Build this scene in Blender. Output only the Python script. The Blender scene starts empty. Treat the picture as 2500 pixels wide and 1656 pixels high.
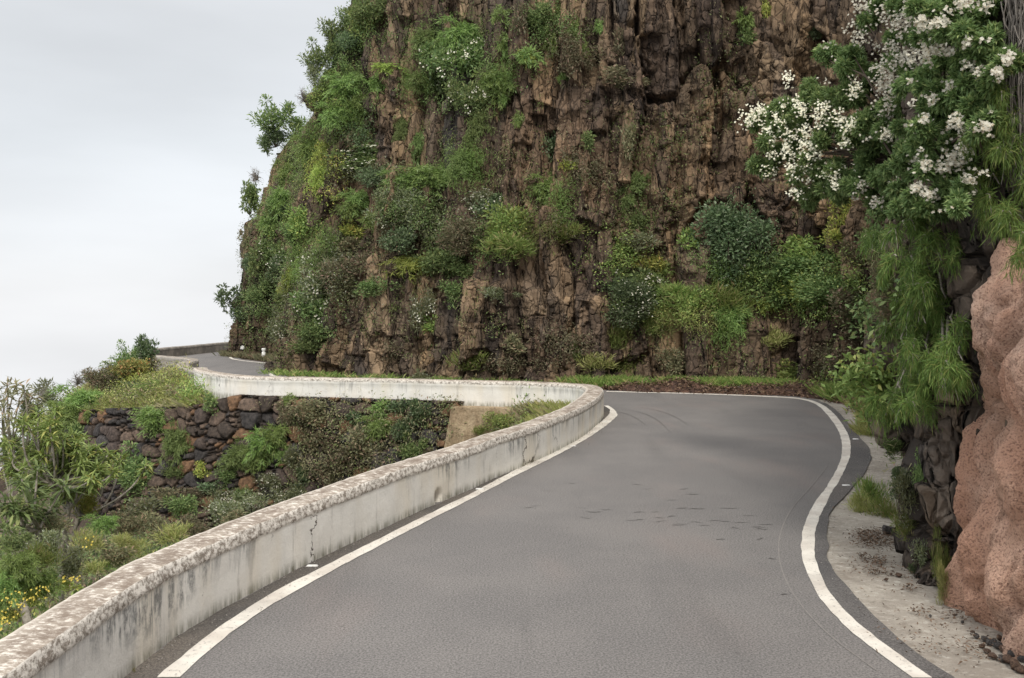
import bpy, math, random
import numpy as np
from collections import defaultdict
from mathutils import Vector
from mathutils.bvhtree import BVHTree

# ------------------------------------------------------------------ camera, world, light
sc = bpy.context.scene
F, HZ, H = 2300.0, 743.0, 2.5          # focal length in photo pixels, horizon row, eye height
cam = bpy.data.objects.new("camera", bpy.data.cameras.new("camera"))
sc.collection.objects.link(cam); sc.camera = cam
cam.location = (0, 0, H); cam.rotation_euler = (math.radians(90), 0, 0)
cam.data.sensor_width = 36; cam.data.lens = F / 2500 * 36
cam.data.shift_y = -(828 - HZ) / 2500; cam.data.clip_end = 3000; cam.data.clip_start = 0.05

SUN_EL, SUN_AZ = 50, 176               # degrees; light comes from behind the camera's left shoulder
w = bpy.data.worlds.new("World"); sc.world = w; w.use_nodes = True
nt = w.node_tree; N = nt.nodes; L = nt.links; N.clear()
out = N.new("ShaderNodeOutputWorld"); bg = N.new("ShaderNodeBackground"); bg.inputs[1].default_value = 0.1
sky = N.new("ShaderNodeTexSky"); sky.sky_type = 'NISHITA'; sky.sun_disc = False
sky.sun_elevation = math.radians(SUN_EL); sky.sun_rotation = math.radians(SUN_AZ)
tc = N.new("ShaderNodeTexCoord"); sep = N.new("ShaderNodeSeparateXYZ")
mp = N.new("ShaderNodeMapping"); mp.inputs['Scale'].default_value = (1.2, 1.2, 4.5)
L.new(tc.outputs['Generated'], sep.inputs[0]); L.new(tc.outputs['Generated'], mp.inputs[0])
nz = N.new("ShaderNodeTexNoise"); nz.inputs['Scale'].default_value = 1.7; nz.inputs['Detail'].default_value = 6
nz.inputs['Roughness'].default_value = 0.45; L.new(mp.outputs[0], nz.inputs['Vector'])
rz = N.new("ShaderNodeValToRGB"); L.new(sep.outputs['Z'], rz.inputs[0])   # brightness of the cloud layer by elevation
cr = rz.color_ramp; cr.elements[0].position = 0.0; cr.elements[0].color = (.91, .92, .94, 1)
cr.elements[1].position = 1.0; cr.elements[1].color = (1, 1, 1, 1)
for p, c in ((.06, (.85, .87, .9, 1)), (.16, (.76, .79, .82, 1)), (.34, (.765, .785, .81, 1))):
    e = cr.elements.new(p); e.color = c
mr = N.new("ShaderNodeMapRange"); L.new(sep.outputs['Z'], mr.inputs[0])
mr.inputs[1].default_value = .33; mr.inputs[2].default_value = .95; mr.inputs[3].default_value = 9.4; mr.inputs[4].default_value = 22.0
mn = N.new("ShaderNodeMapRange"); L.new(nz.outputs['Fac'], mn.inputs[0])
mn.inputs[1].default_value = .3; mn.inputs[2].default_value = .7; mn.inputs[3].default_value = .89; mn.inputs[4].default_value = 1.13
m1 = N.new("ShaderNodeMath"); m1.operation = 'MULTIPLY'; L.new(mr.outputs[0], m1.inputs[0]); L.new(mn.outputs[0], m1.inputs[1])
vs = N.new("ShaderNodeVectorMath"); vs.operation = 'SCALE'; L.new(rz.outputs[0], vs.inputs[0]); L.new(m1.outputs[0], vs.inputs['Scale'])
mx = N.new("ShaderNodeMix"); mx.data_type = 'RGBA'; mx.inputs[0].default_value = 0.94
L.new(sky.outputs[0], mx.inputs[6]); L.new(vs.outputs[0], mx.inputs[7])
L.new(mx.outputs[2], bg.inputs[0]); L.new(bg.outputs[0], out.inputs[0])
sun = bpy.data.objects.new("sun", bpy.data.lights.new("sun", 'SUN')); sc.collection.objects.link(sun)
sun.data.energy = 2.0; sun.data.angle = math.radians(10); sun.data.color = (1, .95, .87)
az = math.radians(SUN_AZ); el = math.radians(SUN_EL)
sd = Vector((math.sin(az) * math.cos(el), math.cos(az) * math.cos(el), math.sin(el)))
sun.rotation_euler = sd.to_track_quat('Z', 'Y').to_euler()
sc.view_settings.view_transform = 'Standard'; sc.view_settings.look = 'None'
sc.view_settings.exposure = 0.16; sc.view_settings.gamma = 1.0
sc.cycles.max_bounces = 6; sc.cycles.transparent_max_bounces = 4

# ------------------------------------------------------------------ numpy noise
def hsh(*a):
    h = np.zeros(np.broadcast(*a).shape, dtype=np.uint32) + np.uint32(2166136261)
    for v in a:
        h = (h ^ (np.asarray(v).astype(np.int64) & 0xffffffff).astype(np.uint32)) * np.uint32(16777619)
        h ^= h >> np.uint32(13); h = h * np.uint32(0x5bd1e995); h ^= h >> np.uint32(15)
    return h.astype(np.float64) / 4294967295.0
def vn(x, y, z, seed=0):
    x, y, z = np.broadcast_arrays(np.asarray(x, float), np.asarray(y, float), np.asarray(z, float))
    ix, iy, iz = np.floor(x), np.floor(y), np.floor(z); fx, fy, fz = x - ix, y - iy, z - iz
    fx = fx * fx * (3 - 2 * fx); fy = fy * fy * (3 - 2 * fy); fz = fz * fz * (3 - 2 * fz); r = 0
    for a in (0, 1):
        for b in (0, 1):
            for c in (0, 1):
                r = r + hsh(ix + a, iy + b, iz + c, seed) * (fx if a else 1 - fx) * (fy if b else 1 - fy) * (fz if c else 1 - fz)
    return r * 2 - 1
def fbm(x, y, z=0.0, o=4, seed=0, g=.5):
    r = 0; a = 1; t = 0; f = 1
    for i in range(o):
        r = r + a * vn(x * f, y * f, np.asarray(z) * f, seed + i * 7); t += a; a *= g; f *= 2.03
    return r / t
def cells(u, v, seed=0, tilt=False):
    iu, iv = np.floor(u), np.floor(v); f1 = np.full(u.shape, 9.); f2 = f1.copy(); cid = np.zeros(u.shape); tl_ = np.zeros(u.shape)
    for a in (-1, 0, 1):
        for b in (-1, 0, 1):
            px = iu + a + .15 + .7 * hsh(iu + a, iv + b, seed); py = iv + b + .15 + .7 * hsh(iu + a, iv + b, seed + 1)
            d = np.hypot(px - u, py - v); c = hsh(iu + a, iv + b, seed + 2); n = d < f1
            f2 = np.where(n, f1, np.minimum(f2, d)); cid = np.where(n, c, cid); f1 = np.where(n, d, f1)
            tl_ = np.where(n, (u - px) * (hsh(iu + a, iv + b, seed + 3) - .5) * 2 + (v - py) * (hsh(iu + a, iv + b, seed + 4) - .5) * 2, tl_)
    return (f1, f2, cid, tl_) if tilt else (f1, f2, cid)
def sst(a, b, x):
    t = np.clip((x - a) / (b - a), 0, 1); return t * t * (3 - 2 * t)
def smooth_line(P, step, it=3):
    P = np.array(P, float)
    for _ in range(it):
        Q = np.empty((2 * len(P), P.shape[1])); Q[0::2][:-1] = P[:-1] * .75 + P[1:] * .25 if len(P) > 1 else P
        A = P[:-1] * .75 + P[1:] * .25; B = P[:-1] * .25 + P[1:] * .75
        P = np.vstack([P[:1], np.stack([A, B], 1).reshape(-1, P.shape[1]), P[-1:]])
    d = np.r_[0, np.cumsum(np.hypot(*(P[1:, :2] - P[:-1, :2]).T))]
    n = max(2, int(d[-1] / step)); s = np.linspace(0, d[-1], n)
    return np.stack([np.interp(s, d, P[:, k]) for k in range(P.shape[1])], 1), s
def normals2(P):
    t = np.gradient(P[:, :2], axis=0); t /= np.linalg.norm(t, axis=1)[:, None] + 1e-9
    return np.stack([-t[:, 1], t[:, 0]], 1)        # left of travel
def inside(poly, X, Y):
    poly = np.asarray(poly); r = np.zeros(X.shape, bool); j = len(poly) - 1
    for i in range(len(poly)):
        xi, yi = poly[i]; xj, yj = poly[j]
        if yi != yj:
            r ^= ((yi > Y) != (yj > Y)) & (X < (xj - xi) * (Y - yi) / (yj - yi) + xi)
        j = i
    return r
def gp(x, y, z=0.0):                                # a photo pixel on the level z, as plan coordinates
    Y = F * (H - z) / (y - HZ); return ((x - 1250) / F * Y, Y)
def tps(C, X, Y):
    C = np.array(C, float); n = len(C)
    def U(r2): return r2 * np.log(r2 + 1e-9)
    K = U(((C[:, None, :2] - C[None, :, :2]) ** 2).sum(2)) + np.eye(n) * .5
    P = np.c_[np.ones(n), C[:, :2]]
    A = np.block([[K, P], [P.T, np.zeros((3, 3))]]); wv = np.linalg.solve(A, np.r_[C[:, 2], 0, 0, 0])
    r = wv[n] + wv[n + 1] * X + wv[n + 2] * Y
    for i in range(n): r = r + wv[i] * U((X - C[i, 0]) ** 2 + (Y - C[i, 1]) ** 2)
    return r

# ------------------------------------------------------------------ mesh building
def mesh(name, V, Fc, mat=None, attrs=None, smooth=False):
    V = np.ascontiguousarray(V, dtype=np.float32); Fc = np.ascontiguousarray(Fc, dtype=np.int32)
    m = bpy.data.meshes.new(name); k = Fc.shape[1]
    m.vertices.add(len(V)); m.vertices.foreach_set("co", V.ravel())
    m.loops.add(Fc.size); m.loops.foreach_set("vertex_index", Fc.ravel())
    m.polygons.add(len(Fc)); m.polygons.foreach_set("loop_start", np.arange(len(Fc), dtype=np.int32) * k)
    if smooth: m.polygons.foreach_set("use_smooth", np.ones(len(Fc), bool))
    for an, av in (attrs or {}).items():
        av = np.asarray(av, np.float32)
        if av.ndim == 2:
            a = m.attributes.new(an, 'FLOAT_COLOR', 'POINT'); a.data.foreach_set("color", np.c_[av, np.ones(len(av), np.float32)].ravel())
        else:
            a = m.attributes.new(an, 'FLOAT', 'POINT'); a.data.foreach_set("value", av)
    m.update(calc_edges=True); m.validate()
    if mat: m.materials.append(mat)
    return m
def link(name, me, parent=None, **kw):
    o = bpy.data.objects.new(name, me); sc.collection.objects.link(o)
    if parent: o.parent = parent
    for k, v in kw.items(): o[k] = v
    return o
def gridf(nu, nv, off=0):                          # faces of a grid, index u*nv+v
    a = (np.arange(nu - 1)[:, None] * nv + np.arange(nv - 1)[None]).ravel() + off
    return np.stack([a, a + nv, a + nv + 1, a + 1], 1)
def tube(P, R, k=7):
    P = np.asarray(P, float); R = np.broadcast_to(np.asarray(R, float), (len(P),))
    t = np.gradient(P, axis=0); t /= np.linalg.norm(t, axis=1)[:, None] + 1e-9
    up = np.where(np.abs(t[:, 2:3]) > .9, [[1., 0, 0]], [[0, 0, 1.]])
    a = np.cross(t, up); a /= np.linalg.norm(a, axis=1)[:, None] + 1e-9; b = np.cross(t, a)
    th = np.arange(k) * 2 * np.pi / k
    V = P[:, None] + R[:, None, None] * (np.cos(th)[None, :, None] * a[:, None] + np.sin(th)[None, :, None] * b[:, None])
    i = np.arange(len(P) - 1)[:, None] * k; j = np.arange(k)[None]; j2 = (j + 1) % k
    return V.reshape(-1, 3), np.stack([i + j, i + j2, i + k + j2, i + k + j], 2).reshape(-1, 4)
def join(parts):
    Vs, Fs, o = [], [], 0
    for V, Q in parts:
        Vs.append(V); Fs.append(Q + o); o += len(V)
    return np.vstack(Vs), np.vstack(Fs)
def leafq(c, a, nrm, Ln, W, fold=.15):             # rhombic leaves: base, axis, facing, length, width
    b = np.cross(a, nrm); b /= np.linalg.norm(b, axis=1)[:, None] + 1e-9; n = np.cross(b, a)
    Ln = np.broadcast_to(Ln, (len(c),))[:, None]; W = np.broadcast_to(W, (len(c),))[:, None]
    mid = c + a * Ln * .45
    V = np.stack([c, mid + b * W * .5 + n * W * fold, c + a * Ln - n * Ln * .08, mid - b * W * .5 + n * W * fold], 1).reshape(-1, 3)
    return V, np.arange(len(c) * 4).reshape(-1, 4)
def unit(v): return v / (np.linalg.norm(v, axis=-1)[..., None] + 1e-9)

# ------------------------------------------------------------------ materials
class M:
    def __init__(s, name):
        s.m = bpy.data.materials.new(name); s.m.use_nodes = True; s.t = s.m.node_tree; s.N = s.t.nodes; s.L = s.t.links
        s.b = s.N["Principled BSDF"]; s.b.inputs['Roughness'].default_value = .9; s.b.inputs['Specular IOR Level'].default_value = .25
        s.tc = s.N.new("ShaderNodeTexCoord").outputs['Object']
    def put(s, sock, v):
        if isinstance(v, (int, float)): sock.default_value = v
        elif isinstance(v, tuple): sock.default_value = v if len(v) == len(sock.default_value) else v + (1,)
        else: s.L.new(v, sock)
    def map(s, sc_, src=None):
        n = s.N.new("ShaderNodeMapping"); s.L.new(src or s.tc, n.inputs[0]); n.inputs['Scale'].default_value = sc_; return n.outputs[0]
    def noise(s, scale, d=4, r=.55, vec=None, dist=0):
        n = s.N.new("ShaderNodeTexNoise"); s.L.new(vec or s.tc, n.inputs['Vector']); n.inputs['Scale'].default_value = scale
        n.inputs['Detail'].default_value = d; n.inputs['Roughness'].default_value = r; n.inputs['Distortion'].default_value = dist; return n.outputs['Fac']
    def vor(s, scale, feat='F1', vec=None, out='Distance'):
        n = s.N.new("ShaderNodeTexVoronoi"); n.feature = feat; s.L.new(vec or s.tc, n.inputs['Vector']); n.inputs['Scale'].default_value = scale; return n.outputs[out]
    def rng(s, v, a, b, c=0., d=1.):
        n = s.N.new("ShaderNodeMapRange"); s.put(n.inputs[0], v); n.interpolation_type = 'SMOOTHSTEP'
        for i, x in enumerate((a, b, c, d)): n.inputs[i + 1].default_value = x
        return n.outputs[0]
    def mth(s, op, a, b=0.):
        n = s.N.new("ShaderNodeMath"); n.operation = op; s.put(n.inputs[0], a); s.put(n.inputs[1], b); return n.outputs[0]
    def mix(s, f, a, b, mode='MIX'):
        n = s.N.new("ShaderNodeMix"); n.data_type = 'RGBA'; n.blend_type = mode; s.put(n.inputs[0], f); s.put(n.inputs[6], a); s.put(n.inputs[7], b); return n.outputs[2]
    def attr(s, nm, o='Fac'):
        n = s.N.new("ShaderNodeAttribute"); n.attribute_name = nm; return n.outputs[o]
    def vec(s, a, b, c=0.):
        n = s.N.new("ShaderNodeCombineXYZ"); s.put(n.inputs[0], a); s.put(n.inputs[1], b); s.put(n.inputs[2], c); return n.outputs[0]
    def bump(s, h, st, d=.02, prev=None):
        n = s.N.new("ShaderNodeBump"); n.inputs['Strength'].default_value = st; n.inputs['Distance'].default_value = d
        s.L.new(h, n.inputs['Height'])
        if prev: s.L.new(prev, n.inputs['Normal'])
        return n.outputs[0]
    def done(s, col, nrm=None, rough=None):
        s.put(s.b.inputs['Base Color'], col)
        if nrm: s.L.new(nrm, s.b.inputs['Normal'])
        if rough is not None: s.put(s.b.inputs['Roughness'], rough)
        return s.m

def mat_asphalt(name, c1, c2, tint, speck=1.):
    k = M(name)
    a = k.mix(k.rng(k.noise(.55, 5, .6), .35, .68), c1, c2)
    a = k.mix(k.rng(k.noise(.8, 3, .5, k.map((1, .4, 1))), .52, .74, 0, .55), a, tint)
    a = k.mix(k.rng(k.noise(.9, 3, .5, k.map((1.6, .22, 1))), .54, .70, 0, .35), a, tuple(x * .80 for x in c1))
    a = k.mix(k.rng(k.noise(2.6, 5, .7), .60, .74, 0, .30), a, tuple(x * 1.22 for x in c2))
    fine = k.noise(60, 4, .75)
    a = k.mix(1., a, k.mix(k.rng(fine, .3, .7), (1 - .55 * speck,) * 3, (1 + .55 * speck,) * 3), 'MULTIPLY')
    grit = k.vor(48, 'F1')
    a = k.mix(k.rng(grit, .0, .2, .42 * speck, 0), a, (.30, .27, .25))
    a = k.mix(k.rng(k.noise(30, 2, .5), .66, .72, 0, .5 * speck), a, (.045, .042, .04))
    return k.done(a, k.bump(fine, .55, .004), .85)
ASPH = mat_asphalt("asphalt", (.142, .133, .127), (.168, .156, .147), (.190, .160, .146))
SHOULD = mat_asphalt("dark_asphalt", (.085, .080, .078), (.125, .115, .108), (.14, .115, .10))
GUTTER = mat_asphalt("dusty_gutter", (.075, .068, .062), (.13, .112, .095), (.16, .13, .10))
def mat_line():
    k = M("road_paint"); x = k.noise(40, 4, .7); y = k.noise(2.2, 3, .6)
    c = k.mix(k.rng(y, .35, .7), (.66, .62, .55), (.52, .47, .41))
    c = k.mix(k.rng(x, .60, .67, 0, .9), c, (.17, .15, .14))
    c = k.mix(k.rng(k.noise(9, 6, .85), .55, .68, 0, .75), c, (.26, .235, .21))
    c = k.mix(k.rng(k.noise(1.7, 3, .6), .52, .66, 0, .35), c, (.34, .31, .28))
    return k.done(c, k.bump(x, .3, .003), .7)
PAINT = mat_line()
k = M("old_paint"); OLDPAINT = k.done(k.mix(k.rng(k.noise(18, 4, .7), .45, .6), (.22, .20, .185), (.18, .17, .16)))
k = M("tar_crack"); TAR = k.done(k.mix(k.rng(k.noise(25, 3, .7), .4, .6), (.095, .088, .083), (.15, .14, .132)))
def mat_concrete():
    k = M("apron_concrete"); a = k.noise(1.3, 6, .65); st = k.noise(9, 5, .7, k.map((1, 1.8, 1)))
    c = k.mix(k.rng(a, .35, .66), (.25, .22, .185), (.37, .335, .285))
    c = k.mix(k.rng(st, .5, .72, 0, .8), c, (.53, .50, .44))
    c = k.mix(k.rng(k.noise(55, 3, .7), .55, .7, 0, .6), c, (.13, .11, .09))
    c = k.mix(k.rng(k.noise(4, 6, .8), .52, .66, 0, .6), c, (.17, .14, .11))
    c = k.mix(k.rng(k.noise(1.1, 4, .6), .5, .7, 0, .5), c, (.20, .175, .145))
    return k.done(c, k.bump(k.noise(30, 6, .7), .7, .015))
CONC = mat_concrete()
def mat_soil():
    k = M("soil"); c = k.mix(k.rng(k.noise(1.5, 5, .6), .35, .65), (.07, .05, .038), (.14, .105, .075))
    c = k.mix(k.rng(k.noise(14, 4, .7), .5, .65), c, (.05, .04, .032))
    return k.done(c, k.bump(k.noise(9, 8, .7), 1., .06))
SOIL = mat_soil()
def mat_cliff():
    k = M("basalt_cliff"); tint = k.attr("tint", 'Color')
    v = k.map((1, 1, .32)); w1 = k.noise(1.4, 4, .6)
    n_ = k.N.new("ShaderNodeVectorMath"); n_.operation = 'ADD'; k.L.new(k.tc, n_.inputs[0])
    w2 = k.N.new("ShaderNodeTexNoise"); k.L.new(k.tc, w2.inputs['Vector']); w2.inputs['Scale'].default_value = 1.8; w2.inputs['Detail'].default_value = 4
    ws_ = k.N.new("ShaderNodeVectorMath"); ws_.operation = 'SCALE'; k.L.new(w2.outputs['Color'], ws_.inputs[0]); ws_.inputs['Scale'].default_value = .22; k.L.new(ws_.outputs[0], n_.inputs[1]); wp = n_.outputs[0]
    va = k.map((.66, .66, .15), wp); vb = k.map((.66, .66, .34), wp)
    c = k.mix(k.rng(k.noise(.55, 6, .6, v, .4), .42, .60), (.072, .062, .054), (.185, .140, .104))
    c = k.mix(k.rng(k.noise(.9, 5, .6, v), .55, .68, 0, .8), c, (.075, .072, .070))
    c = k.mix(.74, c, tint)
    blk = k.vor(2.3, 'F1', va, 'Color'); sb = k.N.new("ShaderNodeSeparateColor"); k.L.new(blk, sb.inputs[0])
    c = k.mix(1., c, k.mix(sb.outputs[0], (.50, .49, .50), (1.42, 1.32, 1.20)), 'MULTIPLY')
    c = k.mix(k.mth('MULTIPLY', k.rng(sb.outputs[1], .80, .90), .65), c, (.27, .19, .115))
    bl2 = k.vor(6.5, 'F1', vb, 'Color'); s2_ = k.N.new("ShaderNodeSeparateColor"); k.L.new(bl2, s2_.inputs[0])
    c = k.mix(1., c, k.mix(s2_.outputs[0], (.70, .69, .69), (1.16, 1.14, 1.12)), 'MULTIPLY')
    c = k.mix(k.rng(k.noise(3.1, 5, .7), .60, .72, 0, .4), c, (.050, .043, .036))
    c = k.mix(k.rng(k.noise(8, 6, .75), .58, .74, 0, .28), c, (.32, .26, .20))
    c = k.mix(k.rng(k.noise(1.7, 4, .7), .62, .74, 0, .5), c, (.085, .095, .045))
    stv = k.noise(2.6, 7, .65, k.map((1, 1, .12), wp)); c = k.mix(k.rng(stv, .54, .68, 0, .55), c, (.055, .045, .039)); c = k.mix(k.rng(stv, .46, .34, 0, .45), c, (.235, .165, .11))
    e1 = k.vor(2.3, 'DISTANCE_TO_EDGE', va); e2 = k.vor(6.5, 'DISTANCE_TO_EDGE', vb)
    c = k.mix(k.mth('MULTIPLY', k.rng(e1, .012, .05, 1, 0), k.rng(w1, .42, .58, 0, .55)), c, (.032, .026, .022))
    c = k.mix(k.mth('MULTIPLY', k.rng(e2, .01, .06, 1, 0), k.rng(w1, .40, .6, .42, .05)), c, (.038, .031, .027))
    n = k.bump(k.rng(e1, 0, .07), .9, .16); n = k.bump(k.rng(e2, 0, .12), .8, .07, n); n = k.bump(k.noise(6, 6, .7), .8, .05, n); n = k.bump(s2_.outputs[1], .8, .08, n); n = k.bump(sb.outputs[2], .8, .15, n)
    return k.done(c, n)
CLIFF = mat_cliff()
def mat_stone():
    k = M("dry_stone"); c = k.mix(k.rng(k.noise(11, 6, .7), .35, .7), (.55, .55, .56), (1.35, 1.3, 1.25))
    c = k.mix(1., k.attr("tint", 'Color'), c, 'MULTIPLY')
    return k.done(c, k.bump(k.noise(16, 8, .75), 1., .04))
STONE = mat_stone()
def mat_pink():
    k = M("pink_shotcrete"); v = k.map((1, 1, .6))
    c = k.mix(k.rng(k.noise(1.6, 5, .6, v), .35, .65), (.50, .285, .195), (.64, .405, .295))
    c = k.mix(k.rng(k.noise(1.1, 4, .5), .52, .68, 0, .8), c, (.60, .42, .325))
    pit = k.noise(58, 3, .65); c = k.mix(k.rng(pit, .50, .64, 0, .75), c, (.20, .11, .08))
    c = k.mix(k.rng(k.noise(3.5, 5, .7), .62, .74, 0, .7), c, (.10, .065, .055))
    n = k.bump(k.noise(9, 6, .7), .9, .06); n = k.bump(pit, 1., -.022, n); n = k.bump(k.noise(24, 4, .7), .8, .025, n)
    return k.done(c, n)
PINK = mat_pink()
def mat_parapet(name, base, age, moss=.5):
    # u: metres along the wall, v: 0 foot .. 0.46 rim, 0.46..0.57 cap band, >0.57 top
    k = M(name); u = k.attr("u"); v = k.attr("v"); top = k.attr("top")
    su = k.vec(u, v)
    st = k.noise(1., 5, .7, k.map((9, 1.1, 1), su)); bl = k.noise(2.2, 5, .65, su); fi = k.noise(26, 5, .75)
    face = k.mix(k.rng(bl, .35, .7, 0, .9), base, tuple(x * .86 for x in base))
    face = k.mix(k.rng(k.noise(1.3, 3, .5, k.map((1, .3, 1), su)), .45, .65, 0, .5), face, tuple(x * y for x, y in zip(base, (.93, .86, .74))))
    # black algae runs from the rim
    near = k.rng(v, .12, .47); where = k.rng(k.noise(.55, 3, .6, k.vec(u, 3.3)), .50, .66)
    al = k.attr("algae"); lo = k.mth('ADD', v, k.mth('MULTIPLY', al, .16))
    spot = k.mth('MULTIPLY', k.mth('MULTIPLY', k.mth('MULTIPLY', k.rng(st, .42, .56), k.rng(k.noise(7, 5, .75, k.map((1.6, 1, 1), su)), .38, .60, .15, 1)), k.rng(lo, .28, .52)), k.rng(al, .1, .6))
    face = k.mix(k.mth('MULTIPLY', spot, .8), face, (.10, .105, .11))
    run = k.mth('MULTIPLY', k.mth('MULTIPLY', k.rng(st, .44, .60), near), where)
    face = k.mix(k.mth('MULTIPLY', run, .85), face, (.11, .115, .12))
    face = k.mix(k.mth('MULTIPLY', k.rng(st, .56, .66), .28), face, (.25, .23, .2))
    face = k.mix(k.mth('MULTIPLY', k.rng(fi, .64, .72), .55), face, (.2, .18, .15))
    cr = k.vor(1.1, 'DISTANCE_TO_EDGE', k.vec(k.mth('ADD', u, k.mth('MULTIPLY', bl, .8)), k.mth('ADD', v, k.mth('MULTIPLY', k.noise(5, 5, .7, su), .35))))
    face = k.mix(k.mth('MULTIPLY', k.rng(cr, .004, .012, 1, 0), k.rng(k.noise(.5, 2, .5, su), .52, .6)), face, (.12, .1, .085))
    foot = k.mth('MULTIPLY', k.rng(v, .0, .13, 1, 0), k.rng(st, .38, .6))
    face = k.mix(k.mth('MULTIPLY', foot, moss + .25), face, (.12, .115, .06))
    # cap band: crumbling plaster over grey mortar
    cap = k.mix(k.rng(k.noise(17, 6, .8, k.map((1, 1, 1.3))), .40, .58), (.23, .195, .16), (.74, .69, .62))
    band = k.rng(v, .445, .475)
    col = k.mix(band, face, cap)
    # top: brown lichen with streaks of old limewash lying across the wall
    tv = k.attr("w"); tu = k.vec(u, tv)
    s2 = k.noise(1., 6, .72, k.map((3.2, 1.6, 1), tu)); s3 = k.noise(1., 6, .75, k.map((22, 3.5, 1), tu))
    t = k.mix(k.rng(s2, .4, .62), (.19, .148, .115), (.32, .27, .22))
    t = k.mix(k.mth('MULTIPLY', k.rng(s3, .47, .64), k.rng(s2, .38, .56, .25, .9)), t, (.76, .70, .62))
    t = k.mix(k.rng(tv, .80, .97, 0, .75), t, (.60, .54, .46))
    col = k.mix(top, col, t)
    col = k.mix(age, col, k.mix(k.rng(bl, .4, .6), (.14, .125, .11), (.27, .24, .205)))
    n = k.bump(fi, .5, .01); n = k.bump(bl, .35, .03, n)
    return k.done(col, n, .92)
WALLM = mat_parapet("weathered_limewash", (.80, .775, .72), .0)
WALLM2 = mat_parapet("old_grey_limewash", (.52, .49, .44), .5)
WALLM3 = mat_parapet("bare_grey_plaster", (.52, .49, .44), .86)
k = M("butress_plaster"); st = k.noise(2.2, 6, .7, k.map((2, 2, .7)))
BUTT = k.done(k.mix(k.rng(k.noise(12, 5, .7), .55, .7, 0, .7), k.mix(k.rng(st, .35, .65), (.25, .18, .11), (.40, .31, .20)), (.09, .07, .05)), k.bump(k.noise(14, 8, .7), 1., .05))
def mat_leaf(name, c1, c2, c3=None, tr=.3):
    k = M(name); g = k.N.new("ShaderNodeNewGeometry"); oi = k.N.new("ShaderNodeObjectInfo")
    c = k.mix(g.outputs['Random Per Island'], c1, c2)
    if c3: c = k.mix(k.rng(k.mth('FRACT', k.mth('MULTIPLY', g.outputs['Random Per Island'], 17.3)), .80, .95), c, c3)
    h = k.N.new("ShaderNodeHueSaturation"); k.L.new(c, h.inputs['Color'])
    warm_ = name in ('white_petals', 'yellow_petals', 'fallen_leaves', 'dry_grass', 'turning_leaves', 'yellow_green_grass'); k.L.new(k.rng(oi.outputs['Random'], 0, 1, .495 if warm_ else .468, .51 if warm_ else .498), h.inputs['Hue']); h.inputs['Saturation'].default_value = .95; k.L.new(k.rng(oi.outputs['Random'], 0, 1, .8, 1.2), h.inputs['Value'])
    k.b.inputs['Roughness'].default_value = .55; k.L.new(h.outputs[0], k.b.inputs['Base Color'])
    t = k.N.new("ShaderNodeBsdfTranslucent"); k.L.new(h.outputs[0], t.inputs[0])
    mm = k.N.new("ShaderNodeMixShader"); mm.inputs[0].default_value = tr
    k.L.new(k.b.outputs[0], mm.inputs[1]); k.L.new(t.outputs[0], mm.inputs[2]); k.L.new(mm.outputs[0], k.N["Material Output"].inputs[0])
    return k.m
LEAF = dict(
    dark=mat_leaf("dark_leaves", (0.057, 0.100, 0.046), (0.138, 0.208, 0.085), (0.211, 0.261, 0.153)),
    mid=mat_leaf("green_leaves", (0.090, 0.162, 0.054), (0.195, 0.291, 0.092), (0.309, 0.384, 0.138)),
    bright=mat_leaf("light_green_leaves", (0.138, 0.238, 0.054), (0.276, 0.399, 0.107), (0.422, 0.460, 0.123)),
    olive=mat_leaf("olive_leaves", (0.130, 0.146, 0.077), (0.276, 0.261, 0.131), (0.341, 0.245, 0.153)),
    blue=mat_leaf("grey_green_leaves", (0.115, 0.156, 0.071), (0.246, 0.273, 0.127), (0.358, 0.390, 0.286)),
    yellow=mat_leaf("yellow_green_leaves", (0.211, 0.291, 0.061), (0.407, 0.460, 0.092), (0.537, 0.460, 0.107)),
    rust=mat_leaf("turning_leaves", (0.163, 0.199, 0.054), (0.341, 0.291, 0.077), (0.537, 0.261, 0.092)),
    weep=mat_leaf("weeping_sprays", (.055, .115, .02), (.15, .235, .045), (.20, .22, .06), .3),
    feather=mat_leaf("feathery_sprays", (0.122, 0.230, 0.054), (0.276, 0.414, 0.107), (0.211, 0.307, 0.123), .35),
    featherb=mat_leaf("blue_green_sprays", (0.110, 0.192, 0.055), (0.236, 0.337, 0.105), None, .35),
    feathery=mat_leaf("lime_sprays", (0.195, 0.307, 0.054), (0.407, 0.506, 0.107), None, .35),
    grass=mat_leaf("green_grass", (0.122, 0.215, 0.046), (0.276, 0.384, 0.092), (0.455, 0.399, 0.169), .35),
    dry=mat_leaf("dry_grass", (.27, .25, .13), (.48, .43, .24), (.30, .32, .12), .3),
    gold=mat_leaf("yellow_green_grass", (.26, .30, .08), (.45, .45, .15), (.50, .42, .2), .3),
    flower=mat_leaf("white_petals", (.74, .70, .56), (.86, .83, .70), (.62, .52, .34), .25),
    yflower=mat_leaf("yellow_petals", (.50, .36, .04), (.62, .48, .08), None, .2),
    litter=mat_leaf("fallen_leaves", (.13, .082, .05), (.27, .175, .105), (.07, .05, .036), .1))
k = M("bark"); BARK = k.done(k.mix(k.noise(20, 5, .7), (.05, .038, .03), (.16, .125, .095)), k.bump(k.noise(30, 5, .7), .6, .01))
k = M("pale_bark"); PBARK = k.done(k.mix(k.rng(k.noise(14, 5, .7), .35, .65), (.17, .15, .12), (.36, .32, .27)), k.bump(k.noise(30, 5, .7), .6, .01))
k = M("grey_twigs"); TWIG = k.done(k.mix(k.noise(8, 4, .7), (.12, .105, .09), (.28, .25, .22)))
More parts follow.
